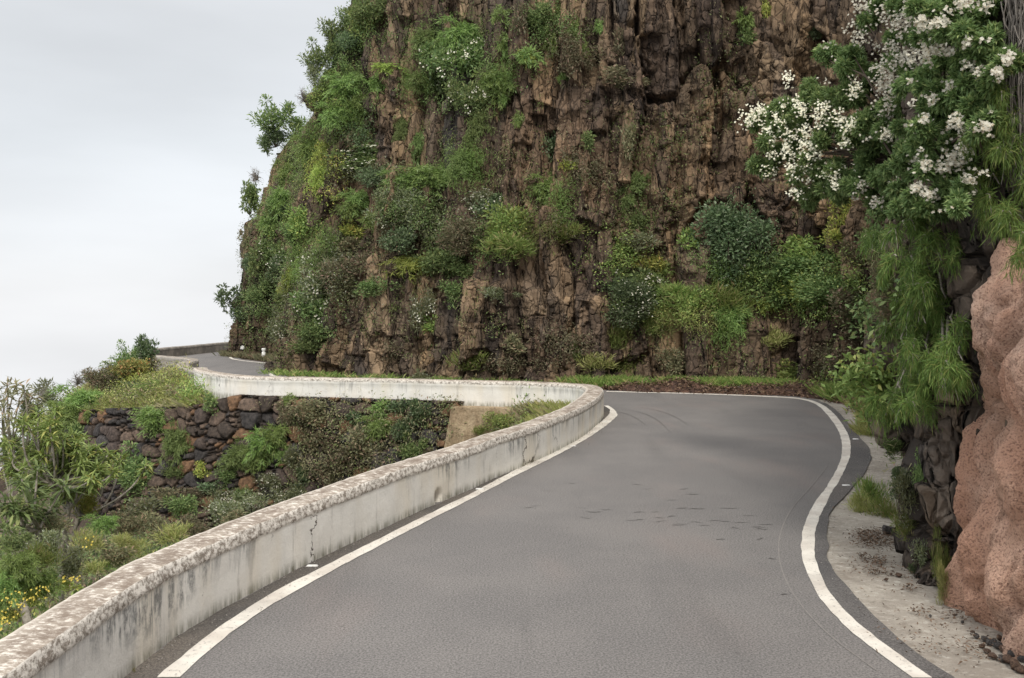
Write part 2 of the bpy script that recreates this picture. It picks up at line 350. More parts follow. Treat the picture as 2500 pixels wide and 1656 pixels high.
k = M("dark_rock"); DROCK = k.done(k.mix(k.rng(k.noise(4, 6, .7), .4, .62), (.06, .056, .055), (.17, .15, .14)), k.bump(k.noise(9, 8, .7), .9, .05))
k = M("brown_rock"); BROCK = k.done(k.mix(k.rng(k.noise(5, 6, .7), .4, .62), (.08, .05, .04), (.20, .13, .09)), k.bump(k.noise(12, 8, .7), .9, .03))
k = M("white_paint"); WHITE = k.done(k.mix(k.rng(k.noise(30, 4, .7), .5, .7), (.72, .71, .68), (.45, .43, .4)))

# ------------------------------------------------------------------ plan of the place
near_base = [gp(*p) for p in ((296,1656),(367,1605),(423,1559),(485,1524),(541,1488),(624,1444),(700,1403),(860,1326),(1020,1250),(1074,1227.5),(1153,1194),(1217,1164),(1296,1132),(1370,1097),(1421,1069),(1459,1039),(1476,1016))]
base_line = [(-1.6, -2.0), (-2.35, 1.5), (-2.62, 4.2)] + near_base + [(2.09, 21.6), (2.02, 22.25), (1.72, 22.8), (1.1, 23.2), (.05, 23.6), (-1.3, 24.0), (-2.66, 24.35), (-4.2, 24.75), (-5.67, 25.1), (-6.97, 25.5), (-7.8, 26.15), (-8.6, 27.2), (-9.15, 28.3), (-9.3, 28.8)]
W2 = [(-9.2, 28.4), (-10.2, 30.0), (-10.95, 31.8), (-11.2, 33.4), (-11.35, 34.3), (-12.0, 35.2), (-13.1, 36.2), (-14.4, 37.4), (-15.5, 38.9)]
W3 = [(-15.6, 39.1), (-16.15, 40.6), (-16.25, 43.0), (-15.85, 46.9), (-15.3, 50.0), (-14.6, 53.5), (-12.5, 58.5), (-8, 63)]
right_edge_in = [gp(*p) for p in ((2229,1656),(2162,1607),(2103.6,1566.5),(2040,1508),(1996,1453),(1970,1404),(1958,1363),(1955,1322),(1964,1278.5),(1984,1235),(2009.7,1202),(2032.7,1166),(2050.5,1130.6),(2057,1105),(2055.6,1074.5),(2043,1044),(2020,1013),(1997,989),(1961,975.5),(1900,970.5),(1700,962.5),(1480,957.3))]
right_edge_out = [gp(*p) for p in ((2275,1656),(2168,1581),(2109,1534),(2060,1491),(2025,1447),(2002,1404),(1990,1366),(1987,1325),(1993,1281),(2013,1238),(2032,1200),(2054,1166),(2071,1130),(2077,1105),(2076,1074.5),(2063,1044),(2036,1010),(2009.7,987.8),(1969,973.7),(1900,968.3),(1700,960.3),(1480,955.3))]
far_line = [(-3, 28.9), (-6, 30.9), (-7.9, 32.4), gp(661,916.5), gp(678,906), (-9.1, 37.4), gp(691,890), gp(637,885.5), gp(580,879), gp(564,874), gp(572,870.5), (-13.4, 46.4), (-12.9, 50), (-10, 55)]
asph_edge = [gp(*p) for p in ((2336,1656),(2275,1619),(2220,1578),(2162,1528.7),(2098,1467.6),(2045,1409),(2022,1369),(2018,1322),(2025,1264),(2051,1217),(2083.7,1189),(2106.6,1161),(2127,1125.5),(2128,1107.6),(2104,1072),(2068,1028.6),(2045,1003),(2020,985),(1975,970.5),(1900,965.5),(1700,958),(1480,953))]
left_in = [gp(*p) for p in ((381.5,1656),(452.5,1596),(532,1534),(621,1475),(700,1429),(880,1339),(1058.7,1250),(1153,1204.6),(1229.6,1162.5),(1319,1118),(1395,1079.6),(1446.4,1046.4),(1479.6,1021),(1491,1005.6),(1487,998),(1474,991))]
left_out = [gp(*p) for p in ((437.7,1656),(502.7,1596),(559,1549),(630,1498.7),(700,1455.8),(890,1352),(1089,1250),(1178.6,1204.6),(1255,1163.8),(1344,1120.4),(1421,1079.6),(1472,1046.4),(1500,1023.5),(1509,1013.3),(1501,1001),(1484.7,991))]

WL, ws = smooth_line(base_line, .045, 3); nW = normals2(WL)      # nW points to the gully side (left of travel)
TH = .33 + .07 * sst(17, 20, WL[:, 1]) * 1.0
cen = WL[::10] + nW[::10] * .16
W2L, _ = smooth_line(W2, .12, 2); W3L, _ = smooth_line(W3, .15, 2)
platform = list(map(tuple, cen)) + [(-9.3, 28.5), (-10.4, 30.2), (-11.1, 32), (-11.4, 34.2), (-12.2, 35.4), (-14.5, 37.5)] + [(-16, 40.5), (-16.4, 43), (-16.05, 46.9), (-15.5, 50), (-14.8, 53.5), (-12.7, 58.5), (-8.2, 63), (0, 70), (30, 70), (30, -6), (-1.4, -6)]
road_poly = list(map(tuple, cen)) + [(-9.3, 28.5), (-10.4, 30.2), (-11.1, 32), (-11.4, 34.2), (-12.2, 35.4), (-14.4, 37.5), (-15.8, 40.5), (-16.2, 43), (-15.9, 46.9), (-15.35, 50), (-14.6, 53.5), (-12.5, 58.5), (-8.5, 62), (-6, 60), (-9.0, 55), (-12.2, 50), (-12.9, 46.8)]
r2 = [(-13.0, 45.2), (-12.85, 44.1), (-12.2, 42.7), (-10.7, 40.7), (-9.3, 39.3), (-8.9, 37.2), (-8.5, 35.0), (-8.2, 33.3), (-7.4, 32.4), (-5.7, 31.1), (-2.8, 29.3)]

def flat(name, poly, z, mat, parent=None, jit=0, **kw):
    from mathutils.geometry import tessellate_polygon
    v = [Vector((p[0], p[1], z)) for p in poly]; tri = tessellate_polygon([v])
    V = np.array(v); T = np.array(tri)
    a = V[T[:, 1]] - V[T[:, 0]]; b = V[T[:, 2]] - V[T[:, 0]]
    fl = np.cross(a, b)[:, 2] < 0; T[fl] = T[fl][:, ::-1]
    return link(name, mesh(name, V, T, mat), parent, **kw)
def ribbon(name, A, B, z, mat, parent=None, step=.12, jit=0., seed=1):
    a, _ = smooth_line(A, step, 2); n = len(a); b, _ = smooth_line(B, step, 2)
    b = np.stack([np.interp(np.linspace(0, 1, n), np.linspace(0, 1, len(b)), b[:, k]) for k in (0, 1)], 1)
    q = np.arange(n) * .7
    a = a + jit * np.stack([fbm(q, q * 0, 0, 3, seed), fbm(q, q * 0, 5, 3, seed)], 1); b = b + jit * np.stack([fbm(q, q * 0, 9, 3, seed), fbm(q, q * 0, 12, 3, seed)], 1)
    V = np.zeros((n, 2, 3)); V[:, 0, :2] = a; V[:, 1, :2] = b; V[:, :, 2] = z
    fc = gridf(n, 2); v = V.reshape(-1, 3)
    if np.cross(v[fc[0][1]] - v[fc[0][0]], v[fc[0][2]] - v[fc[0][0]])[2] < 0: fc = fc[:, ::-1]
    return link(name, mesh(name, v, fc, mat), parent)

ae, _ = smooth_line(asph_edge[::-1] if False else asph_edge, .15, 2)
q = ws[:len(ae)] * 0 + np.arange(len(ae)) * .3
ae = ae + .035 * np.stack([fbm(q, 0 * q, 0, 4, 3), fbm(q, 0 * q, 4, 4, 3)], 1)
right_side = [(2.75, -4), (2.9, 3), (3.0, 5.0)] + list(map(tuple, ae)) + r2[::-1]
rp = [p for p in road_poly] + r2 + list(map(tuple, ae[::-1])) + [(3.0, 5.0), (2.9, 3), (2.75, -4), (-1.4, -4)]
road = flat("road", rp, 0.0, ASPH, kind="structure")
ribbon("edge_line", left_in, left_out, .006, PAINT, road, jit=.012, seed=2)
ribbon("edge_line", right_edge_in, right_edge_out, .006, PAINT, road, jit=.012, seed=3)
fl, _ = smooth_line(far_line, .2, 2); fn = normals2(fl)
ribbon("edge_line", fl, fl + fn * .14, .006, PAINT, road)
w2o = [(-8.6, 28.4), (-9.7, 30.0), (-10.45, 31.8), (-10.75, 33.4), (-10.85, 34.6), (-11.4, 35.6), (-12.6, 36.9)]
a2, _ = smooth_line(w2o, .2, 2); ribbon("edge_line", a2, a2 + normals2(a2) * .12, .006, PAINT, road)
# darker strips between the lines and the edges
li, _ = smooth_line(left_in, .12, 2)
ribbon("gutter_strip", cen[4:-60] if False else [tuple(p) for p in WL[(WL[:, 1] > 5.6) & (ws < 25.5)][::8]], [tuple(p) for p in li], .003, GUTTER, road, jit=.03)
ro, _ = smooth_line(right_edge_out, .15, 2)
mk = ae[:, 1] < 24
ribbon("shoulder_strip", [tuple(p) for p in ro[ro[:, 1] < 24][:-1]], [tuple(p) for p in ae[mk][:-1]], .003, SHOULD, road, step=.15)
ri, _ = smooth_line(right_edge_in, .15, 2); rn = normals2(ri); g1 = (ri[:, 1] > 6.3) & (ri[:, 1] < 14.5)
q = np.arange(len(ri)) * .1
gh = ri + rn * (.17 + .05 * np.sin(q * .6))[:, None]
ribbon("faded_line", [tuple(p) for p in gh[g1]], [tuple(p) for p in (gh + rn * .012)[g1]], .004, OLDPAINT, road)
for px_ in (((1512, 998), (1548, 1003), (1582, 1013), (1612, 1030), (1636, 1056)), ((1498, 1004), (1528, 1010), (1556, 1022), (1578, 1040)), ((1560, 994), (1610, 1003), (1650, 1018), (1680, 1038))):
    k_l, _ = smooth_line([gp(*p) for p in px_], .15, 3); nk = normals2(k_l); tw = (.014 * np.sin(np.linspace(.15, 3.0, len(k_l))))[:, None]
    ribbon("skid_mark", [tuple(p) for p in k_l - nk * tw], [tuple(p) for p in k_l + nk * tw], .005, TAR, road)
# short tar cracks lying across the lane, read off the photo one by one
rs = np.random.RandomState(5); cv = []
crk = [(1665,1241,30),(1700,1243,45),(1780,1241,50),(1560,1270,30),(1610,1274,40),(1640,1262,25),(1660,1280,50),(1700,1276,40),(1745,1272,40),(1770,1273,30),(1810,1277,50),(1830,1260,40),(1540,1272,30),(1450,1250,40),(1430,1265,35),(1640,1222,35),(1690,1207,40),(1560,1252,35),(1670,1195,25),(1760,1318,25),(1855,1317,20),(1885,1365,22),(1915,1452,22),(1870,1282,45),(1850,1287,40),(1520,1132,14),(1310,1236,30),(1580,1194,25),(1395,1180,20),(1600,1099,12),(1950,1040,14),(1860,1293,30),(1420,1240,30),(1340,1200,40),(1290,1240,25),(1720,1284,40),(1600,1250,25),(1555,1184,30),(1480,1245,28),(1795,1290,22),(1655,1284,36),(1610,1266,30)]
for (x, y, wd) in crk:
    n = 7; t = np.linspace(0, 1, n); xx = x - wd / 2 + wd * t; yy = y + 2.2 * fbm(t * 3 + x, t * 0, y, 3, 4) + rs.uniform(-2, 2) * (t - .5)
    P = np.array([gp(a, b) for a, b in zip(xx, yy)]); wv = (.006 + .010 * rs.rand()) * np.sin(np.pi * np.clip(t, .04, .96))
    V = np.zeros((n, 2, 3)); V[:, 0, :2] = P; V[:, 1, :2] = P; V[:, 1, 1] += wv * 1.5; V[:, 0, 1] -= wv * .5; V[:, :, 2] = .005
    cv.append((V.reshape(-1, 3), gridf(n, 2)[:, ::1]))
V, Q = join(cv); link("tar_cracks", mesh("tar_cracks", V, Q, TAR), road)

# ------------------------------------------------------------------ ground: road bed and the gully below it
CT = [(-3.2,2,-.45),(-3.3,5,-.45),(-3.2,7,-.5),(-2.9,9,-.6),(-2.1,11,-.8),(-1.4,13,-1.1),(-.3,15,-1.0),(.7,17.5,-.55),(1.2,20,-.3),(1.0,22,-.12),(.2,22.8,-.12),(-.2,20,-1.0),(-.6,18,-1.8),
      (-4.8,5,-.7),(-4.8,8,-.75),(-4.4,10,-1.2),(-3.8,12.5,-2.1),(-2.6,16,-2.9),(-1.6,20,-3.2),(-2.0,23,-3.3),(-5,23.3,-3.7),(-5,19,-3.1),(-7,22,-3.4),(-8,24.4,-3.7),(-10,24.8,-3.8),(-12,26,-3.7),
      (-7,9,-1.6),(-7,12,-2.3),(-8,16,-2.9),(-10,20,-3.0),(-13,24,-3.3),(-11,14,-4.2),(-15,20,-5.5),(-16,28,-4),(-17.5,30,-4.5),
      (-20,25,-9),(-25,30,-14),(-25,15,-13),(-20,5,-8),(-12,5,-4),(-30,45,-18),(-22,40,-9),(-40,20,-25),(-40,60,-28),(-24,60,-15),(-12,-5,-4),(-30,-5,-17),(-19,35,-5.5),(-18.5,44,-3),(-19,55,-5)]
# the knoll above the dry-stone wall
CK = [(-8.3,26.2,-.15),(-9.8,28,-.05),(-11.2,31,.05),(-12.2,34.2,.0),(-10,26.9,-.5),(-12,28.2,-.55),(-13.3,29.6,-.8),(-14.6,32,-1.0),(-16,35,-1.0),(-16.5,38,-.6),(-14.2,35.8,-.1),(-13.5,36.5,-.1),(-17,41,-.8),(-17.2,45,-.8),(-16.5,50,-.6),(-17,55,-.8),(-13,31.5,-.3),(-14,30.2,-1.0),(-20,38,-4),(-20,50,-4),(-24,44,-9),(-18,33,-3.4),(-17,31.5,-2.6),(-14,60,-.6),(-25,62,-9)]
ret_line = [(-1.2, 23.5), (-3.0, 24.1), (-5.0, 24.6), (-7.2, 25.2), (-8.6, 25.9), (-10.2, 26.6), (-12.0, 27.7), (-13.6, 29.2), (-15.2, 31.4), (-17, 34.5)]
knoll_poly = [(-7.6, 25.7), (-8.6, 25.95), (-10.2, 26.65), (-12.0, 27.75), (-13.6, 29.25), (-15.2, 31.45), (-17, 34.6), (-40, 45), (-40, 80), (0, 80), (0, 40), (-7.6, 27)]
def ground_z(X, Y):
    z = tps(CT, X, Y); zk = tps(CK, X, Y)
    z = np.where(inside(knoll_poly, X, Y), np.maximum(zk, z), z)
    z = z + .12 * fbm(X * .6, Y * .6, 0, 4, 21) - .0
    tip = (X > -.4) & (Y > 21) ; z = np.where(tip, np.minimum(z, -.08), z)
    return np.where(inside(platform, X, Y), -.03, np.minimum(z, .12))
xs = np.r_[np.linspace(-70, -22, 50), np.linspace(-21.8, 14, 240), np.linspace(15, 40, 10)]; ys = np.r_[np.linspace(-20, -.5, 20), np.linspace(0, 46, 300), np.linspace(47, 110, 50)]
GX, GY = np.meshgrid(xs, ys, indexing='ij'); GZ = ground_z(GX, GY)
link("ground", mesh("ground", np.stack([GX, GY, GZ], 2).reshape(-1, 3), gridf(len(xs), len(ys)), SOIL, smooth=True), kind="structure")
ap_out = [(3.5, -4), (3.7, 4), (4.2, 5.5), (4.3, 7.5), (4.3, 8.6), (4.6, 10.5), (5.4, 12.5), (6.6, 15.2), (8.0, 18.5), (9.0, 22), (9.3, 25), (8.4, 27.5)]
flat("concrete_apron", ap_out + [(7.5, 25.2), (6.6, 22), (6.2, 18.5), (5.2, 15.9), (3.9, 12.6), (2.9, 10), (2.6, 7), (2.5, 3), (2.5, -4)], -.012, CONC, kind="structure")

# ------------------------------------------------------------------ parapet walls
def parapet(name, P, s, mat, hB, hA, th, foot=-.6, seed=1, rough=1., holes=(), algae=None):
    n = normals2(P); prof = []
    for v in np.linspace(-.04, hB, 14): prof.append((0, v, v, 0, 0))
    for t in np.linspace(.15, 1, 4): prof.append((-.012 + .03 * t, hB + (hA - hB) * t, hB + (hA - hB) * t + .02, 0, 0))
    for t in np.linspace(.04, .96, 10): prof.append((.03 + (1 - .03) * t, hA + .012 * math.sin(math.pi * t), hA + .03, 1, t))
    for t in np.linspace(0, 1, 4): prof.append((1.02, hA - .02 - (hA - hB) * t, hB + .06 * (1 - t) - .015 * t - .02, 0, 0))
    for v in np.linspace(hB - .04, foot, 12): prof.append((1.0, v, min(v, hB), 0, 0))
    a = np.array(prof); k = len(a); S = s[:, None]; th = np.broadcast_to(th, s.shape)[:, None]
    off = np.where(a[None, :, 0] < .5, a[None, :, 0] * np.where(a[None, :, 3] > 0, th, 1.), a[None, :, 0] * th)
    x = P[:, 0:1] + n[:, 0:1] * off; y = P[:, 1:2] + n[:, 1:2] * off; z = np.broadcast_to(a[None, :, 1], off.shape).copy()
    hi = sst(.3, .5, z)
    hv = .03 * fbm(S * .55, 0 * S, 0, 3, seed) + .012 * fbm(S * 3, 0 * S, 0, 3, seed + 5)
    z = z + hi * hv * .6
    rim = np.exp(-((np.broadcast_to(a[None, :, 1], z.shape) - (hA + hB) / 2) / ((hA - hB) * .7)) ** 2)
    d = .012 * fbm(S * 1.2, z * 2, 0, 3, seed + 9) + rough * rim * .013 * fbm(S * 9, z * 9 + a[None, :, 4] * 5, 0, 4, seed + 3)
    for hs, hz, hr in holes: d = d + .26 * np.exp(-(((S - hs) / hr) ** 2 + ((z - hz) / (hr * 1.3)) ** 2) ** 2) * (a[None, :, 0] < .02)
    x = x + n[:, 0:1] * d; y = y + n[:, 1:2] * d; z = z + rough * hi * .006 * fbm(S * 7, off * 12, 3, 3, seed + 4)
    V = np.stack([x, y, z], 2).reshape(-1, 3); nn = len(s)
    at = dict(u=np.broadcast_to(S, z.shape).ravel(), v=np.broadcast_to(a[None, :, 2], z.shape).ravel(), top=np.broadcast_to(a[None, :, 3], z.shape).ravel(), w=np.broadcast_to(a[None, :, 4], z.shape).ravel())
    if algae is not None:
        aa = sum(am * np.exp(-((S - au) / aw) ** 2) for au, aw, am in algae); at['algae'] = np.broadcast_to(aa, z.shape).ravel()
    fc = gridf(nn, k)[:, ::-1]
    caps = []
    for e in (0, nn - 1):
        for i in range(k // 2): caps.append((e * k + i, e * k + i + 1, e * k + k - 2 - i, e * k + k - 1 - i))
    caps = np.array(caps)
    return mesh(name, V, np.vstack([fc, caps]), mat, at, smooth=True)
US = lambda x, y: ws[np.argmin(np.hypot(WL[:, 0] - gp(x, y)[0], WL[:, 1] - gp(x, y)[1]))]
i_h = np.argmin(np.hypot(WL[:, 0] - gp(1068, 1229)[0], WL[:, 1] - gp(1068, 1229)[1]))
link("parapet_wall", parapet("parapet_wall", WL, ws, WALLM, .46, .57, TH, holes=((ws[i_h], .07, .06),), algae=[(US(x, y), w_, a_) for x, y, w_, a_ in ((395, 1580, .42, 1.3), (296, 1656, .5, .9), (1255, 1150, .35, .7), (1000, 1260, .25, .35), (600, 1450, .3, .35), (1420, 1069, .5, .4), (480, 1524, .4, .4), (1100, 1215, .3, .6))]),
     label="long white lime-washed parapet wall curving round the hairpin beside the near lane", category="wall")
P2, s2 = smooth_line(W2[::-1], .08, 3)[0][::-1], None
P2, s2 = smooth_line(W2, .08, 3); 
link("parapet_wall", parapet("parapet_wall_short", P2, s2, WALLM2, .40, .50, .38, -.7, 31, 1.4),
     label="short weathered parapet wall rounding the distant lay-by, half hidden by yellow grass", category="wall")
P3, s3 = smooth_line(W3, .1, 3)
link("parapet_wall", parapet("parapet_wall_far", P3, s3, WALLM3, .34, .45, .38, -.7, 41, 1.2),
     label="grey bare parapet wall along the far road, running behind the cliff corner", category="wall")

# ------------------------------------------------------------------ dry-stone retaining wall and buttress
R, rs_ = smooth_line(ret_line, .035, 3); nR = normals2(R)        # left of travel (travel goes -X) = -Y side = towards camera
if nR[10, 1] > 0: nR = -nR
zt = np.interp(rs_, [0, 6.3, 8, 11, 14, 20], [.09, .09, -.3, -.5, -.8, -2.2]); hv = np.linspace(0, 1, 120)
RZ = zt[:, None] - hv[None] * (3.9 + 0 * zt[:, None]); S = rs_[:, None] + 0 * RZ
wu = S / .47 + .35 * fbm(S * 1.3, RZ * 1.3, 0, 3, 51); wz = RZ / .35 + .35 * fbm(S * 1.3, RZ * 1.3, 4, 3, 52)
f1, f2, cid = cells(wu, wz, 60); f1b, f2b, cidb = cells(wu * 2.1, wz * 2.1, 70)
big = hsh(np.floor(cid * 999), 5) > .35
ed = np.where(big, f2 - f1, np.minimum(f2 - f1, (f2b - f1b) * .5)); cc = np.where(big, cid, cidb)
dsp = .20 * sst(0, .13, ed) + .05 * (1 - f1) + .10 * (cc - .5) + .03 * fbm(S * 8, RZ * 8, 0, 4, 55) + .12 * fbm(S * .5, RZ * .5, 0, 3, 56) + .22 * (-RZ + zt[:, None])
V = np.stack([R[:, 0:1] + nR[:, 0:1] * dsp, R[:, 1:2] + nR[:, 1:2] * dsp, RZ], 2).reshape(-1, 3)
pal = np.array([(.055, .05, .048), (.09, .07, .06), (.12, .09, .07), (.20, .12, .07), (.075, .068, .066), (.15, .11, .085), (.07, .055, .045)])
tint = pal[(hsh(np.floor(cc * 9999), 8) * 6.99).astype(int)] * (.35 + .65 * sst(.02, .12, ed))[..., None]
# joints in one dark brown, stones in their own palette colours
tint = np.where((ed < .05)[..., None], np.array((.035, .028, .024)), pal[(hsh(np.floor(cc * 9999), 8) * 6.99).astype(int)])
fcs = gridf(len(R), 120)
V3 = V.reshape(len(R), 120, 3); top = V3[:, :1].copy(); top[:, 0, :2] -= nR * .9; top[:, 0, 2] -= .05
VV = np.concatenate([top, V3], 1).reshape(-1, 3); TT = np.concatenate([tint[:, :1], tint], 1).reshape(-1, 3)
link("retaining_wall", mesh("retaining_wall", VV, gridf(len(R), 121), STONE, dict(tint=TT)),
     label="rough dark dry-stone retaining wall of brown boulders below the far arm of the road", category="retaining wall")
# buttress: battered block with its plastered front, u across, v down
bu = np.linspace(0, 1, 60); bv = np.linspace(0, 1, 90); U, Vv = np.meshgrid(bu, bv, indexing='ij')
tl = np.array((-1.48, 23.15)); tr = np.array((.95, 22.55)); zz = -.02 - 3.6 * Vv
bx = tl[0] + (tr[0] - tl[0]) * U - .18 * (-zz) * (1 - U); by = tl[1] + (tr[1] - tl[1]) * U - .12 * (-zz)
dd = .05 * fbm(bx * 1.5, zz * 1.5, 0, 5, 81) + .02 * fbm(bx * 9, zz * 9, 0, 3, 82); by = by - dd; bx = bx + dd * .3
Fr = np.stack([bx, by, zz], 2)
Lf = np.stack([np.broadcast_to(Fr[0:1, :, 0], (6, 90)) + np.linspace(0, .1, 6)[:, None], Fr[0:1, :, 1] + np.linspace(0, 1, 6)[:, None] * (1.3 + 0 * zz[0:1]), np.broadcast_to(zz[0:1], (6, 90))], 2)[::-1]
G = np.concatenate([Lf[:-1], Fr], 0)
topr = G[:, :1].copy(); topr[:, 0, 1] = np.maximum(topr[:, 0, 1], 24.0); topr[:, 0, 2] -= .03
G = np.concatenate([topr, G], 1)
link("buttress", mesh("buttress", G.reshape(-1, 3), gridf(G.shape[0], 91), BUTT, smooth=False), label="tan plastered stone buttress under the grassy tip of the hairpin", category="buttress")

# ------------------------------------------------------------------ the cliff
cb = [(2, 62), (-8, 56), (-12.0, 50.5), (-13.25, 47.4), (-13.35, 46.3), (-12.9, 45.4), (-11.6, 44.2), (-10.4, 42.6), (-9.1, 40.6), (-8.7, 38.2), (-8.3, 35.6), (-7.9, 34.2), (-6.9, 33.4), (-4.5, 32.0), (-1.5, 30.5), (2.0, 29.3), (5.5, 28.8), (8.0, 28.3), (9.3, 26.8), (9.6, 24.5), (9.2, 21.5), (8.2, 18.8), (7.0, 16.6), (6.2, 14.9), (5.3, 12.4), (4.55, 10.7), (4.15, 9.6), (4.05, 8.7), (4.45, 7.6), (5.2, 5.5), (5.5, 1), (5.5, -5)]
CB, cs = smooth_line(cb, .02, 3)
keep = (np.arange(len(CB)) % 3 == 0) | ((CB[:, 1] < 16.5) & (CB[:, 1] > 7.5)); keep &= (CB[:, 1] < 50) | (np.arange(len(CB)) % 12 == 0)
keep &= (CB[:, 1] > 7.5) | (np.arange(len(CB)) % 9 == 0); CB = CB[keep]; cs = cs[keep]; nC = normals2(CB)             # travel goes right; left of travel = away from road
if nC[len(nC) // 2, 1] > 0: nC = -nC                             # make it point at the camera side
s_w = .0
CZ = np.r_[np.linspace(-.3, 3.2, 110), np.linspace(3.25, 12.6, 180), np.linspace(12.7, 21, 90)]
HK = np.where(CB[:, 0] > 3.5, np.interp(CB[:, 1], [7, 12, 20, 27, 29.2], [.40, .44, .54, .70, .80]), np.interp(CB[:, 0], [-9, -2], [1, .80]))
HK = np.convolve(np.pad(HK, 12, 'edge'), np.ones(25) / 25, 'valid')
S = cs[:, None] + 0 * CZ[None]; Z = CZ[None] * (1 - (1 - HK[:, None]) * sst(0, 8, CZ[None]))
X0 = CB[:, 0:1] + 0 * Z; Y0 = CB[:, 1:2] + 0 * Z
leftness = sst(-6.0, -10.5, X0) * 1.0
prof = np.interp(Z, [0, 4, 5.5, 8, 10, 12.4, 16, 17.4, 21], [0, 0, .08, .7, 1.3, 2.95, 4.4, 5.7, 8.8])
wx = .34 * fbm(S * .5, Z * .22, 0, 2, 90); wzz = .3 * fbm(S * .7, Z * .7, 0, 3, 91)
rib = .85 * fbm(S * .20, Z * .05, 0, 3, 92) + .40 * fbm(S * .75, Z * .14, 0, 3, 93)
slab = sst(-.22, .12, fbm(S * .16 + 3, Z * .22, 0, 3, 94))       # 1: tall smooth slabs, 0: rubble
jx = .045 * fbm(S * 3.2, Z * 1.6, 0, 4, 86, .6); jz = .10 * fbm(S * 2.6, Z * 3.0, 0, 4, 87, .6)
f1, f2, c1, q1 = cells((S + wx + jx) / .95, (Z + wzz + jz * 2) / 5.0, 100, True); e1 = f2 - f1
g1, g2, c2, q2 = cells((S + wx * 1.3 + jx) / .44, (Z + wzz * 1.6 + jz) / .72, 110, True); e2 = g2 - g1
h1, h2, c3, q3 = cells((S + wx * 2 + jx * 1.2) / .16, (Z + wzz * 2.5 + jz * 1.2) / .22, 120, True); e3 = h2 - h1
ck = sst(-.1, .4, fbm(S * .6, Z * .4, 0, 3, 85)); ck2 = sst(-.2, .4, fbm(S * 1.1, Z * .9, 0, 3, 84))
cb_ = (S + wx * 1.1 + .16 * vn(S * .6, Z * .35, 0, 75)) / .46; cid_ = np.floor(cb_); fr_ = cb_ - cid_; brk = np.floor((Z + 9 * hsh(cid_, 71)) / (1.6 + 3.2 * hsh(cid_, 72)))
col_ = (.34 + .30 * slab) * (hsh(cid_, brk, 73) - .5) - .12 * sst(.12, 0, np.minimum(fr_, 1 - fr_)) + .10 * (fr_ - .5) * (hsh(cid_, 74) - .5)
disp = rib + col_ + .55 * (c1 - .5) + .60 * q1 - .62 * ck * sst(.085, 0, e1)
disp += (.18 + .82 * (1 - slab)) * (.30 * (c2 - .5) + .30 * q2 - .16 * ck2 * sst(.10, 0, e2))
disp += (.15 + .85 * (1 - slab)) * (.09 * (c3 - .5) + .06 * q3 - .03 * sst(.12, 0, e3))
sco = sst(.05, .45, fbm(S * .3 + 9, Z * .3, 0, 3, 95)); disp += sco * .09 * (1 - np.abs(fbm(S * 2.4, Z * 2.4, 0, 5, 96, .6)) * 2.2)
disp += .035 * fbm(S * 3., Z * 2.0, 0, 4, 97, .55)
nzl = .9 * fbm(S * .22, 0 * S, 0, 4, 98)
L1 = 3.0 + nzl * 1.6 + .5 * np.sin(S * .21); L2 = 6.3 + nzl * 2.0; L3 = 9.3 + nzl * 1.5 - .4 * np.sin(S * .3)
for Li, am, un in ((L1, .34, .20), (L2, .26, .22), (L3, .16, .24)):
    disp += -am * sst(-.12, .22, Z - Li) - un * np.exp(-((Z - Li + .55) / .45) ** 2) * (.5 + .5 * fbm(S * .3, Z * 0 + Li, 0, 2, 99))
mid = 1 - leftness
right = sst(19, 15, Y0)
leany = (.05 * Z) * mid * (1 - right) - .0 * Z
disp = disp * (1 - .45 * right) - leany
r1, r2_, r3, r4 = cells((S + .12 * fbm(S * 2, Z * 2, 0, 3, 61)) / .34, (Z + .15 * fbm(S * 2, Z * 2, 5, 3, 62)) / .42, 140, True)
disp += right * (.16 * (r3 - .5) + .16 * r4 - .11 * sst(.13, 0, r2_ - r1) + .035 * fbm(S * 7, Z * 7, 0, 4, 63))
skirt = sst(.7, -.2, Z) * .35 * (1 - right); disp += skirt * (.6 + .8 * fbm(S, Z, 0, 3, 89))
rear = sst(48, 52, Y0)
ZCLIFF = Z
CX = X0 + nC[:, 0:1] * disp + prof * leftness; CY = Y0 + nC[:, 1:2] * disp + prof * leftness * .25
pal = np.array([(.066, .056, .050), (.105, .080, .064), (.18, .130, .092), (.27, .19, .12), (.075, .073, .073), (.14, .102, .078), (.23, .175, .125), (.090, .066, .053)])
t1 = pal[(hsh(np.floor(c1 * 9999), 3) * 7.99).astype(int)]; t2 = pal[(hsh(np.floor(c2 * 9999), 4) * 7.99).astype(int)]
TN = t1 * (.55 + .3 * slab[..., None]) + t2 * (.45 - .3 * slab[..., None])
TN = TN * (1 - sco[..., None] * .5) + np.array((.070, .048, .040)) * sco[..., None] * .5
warm = sst(.0, .5, fbm(S * .22 + 30, Z * .3, 0, 3, 88))[..., None]
TN = (TN - .105) * 1.45 + .138; TN = np.clip(TN, .035, 1) * np.array((.95, 1.0, .98))
TN = TN * (1 - .45 * warm) + np.array((.26, .175, .105)) * .45 * warm
gr = np.array([(.055, .053, .053), (.085, .08, .078), (.12, .11, .10), (.10, .085, .07)])[(hsh(np.floor(r3 * 9999), 7) * 3.99).astype(int)]
TN = TN * (1 - .85 * right[..., None]) + gr * .85 * right[..., None]
tp = np.stack([CX[:, -1:] - nC[:, 0:1] * 12, CY[:, -1:] - nC[:, 1:2] * 12, Z[:, -1:] + 2.5], 2)
mid_ = np.stack([CX[:, -1:] - nC[:, 0:1] * 2, CY[:, -1:] - nC[:, 1:2] * 2, Z[:, -1:] + .8], 2)
CV = np.concatenate([np.stack([CX, CY, ZCLIFF], 2), mid_, tp], 1); TN = np.concatenate([TN, TN[:, -1:], TN[:, -1:]], 1)
nz_ = CV.shape[1]
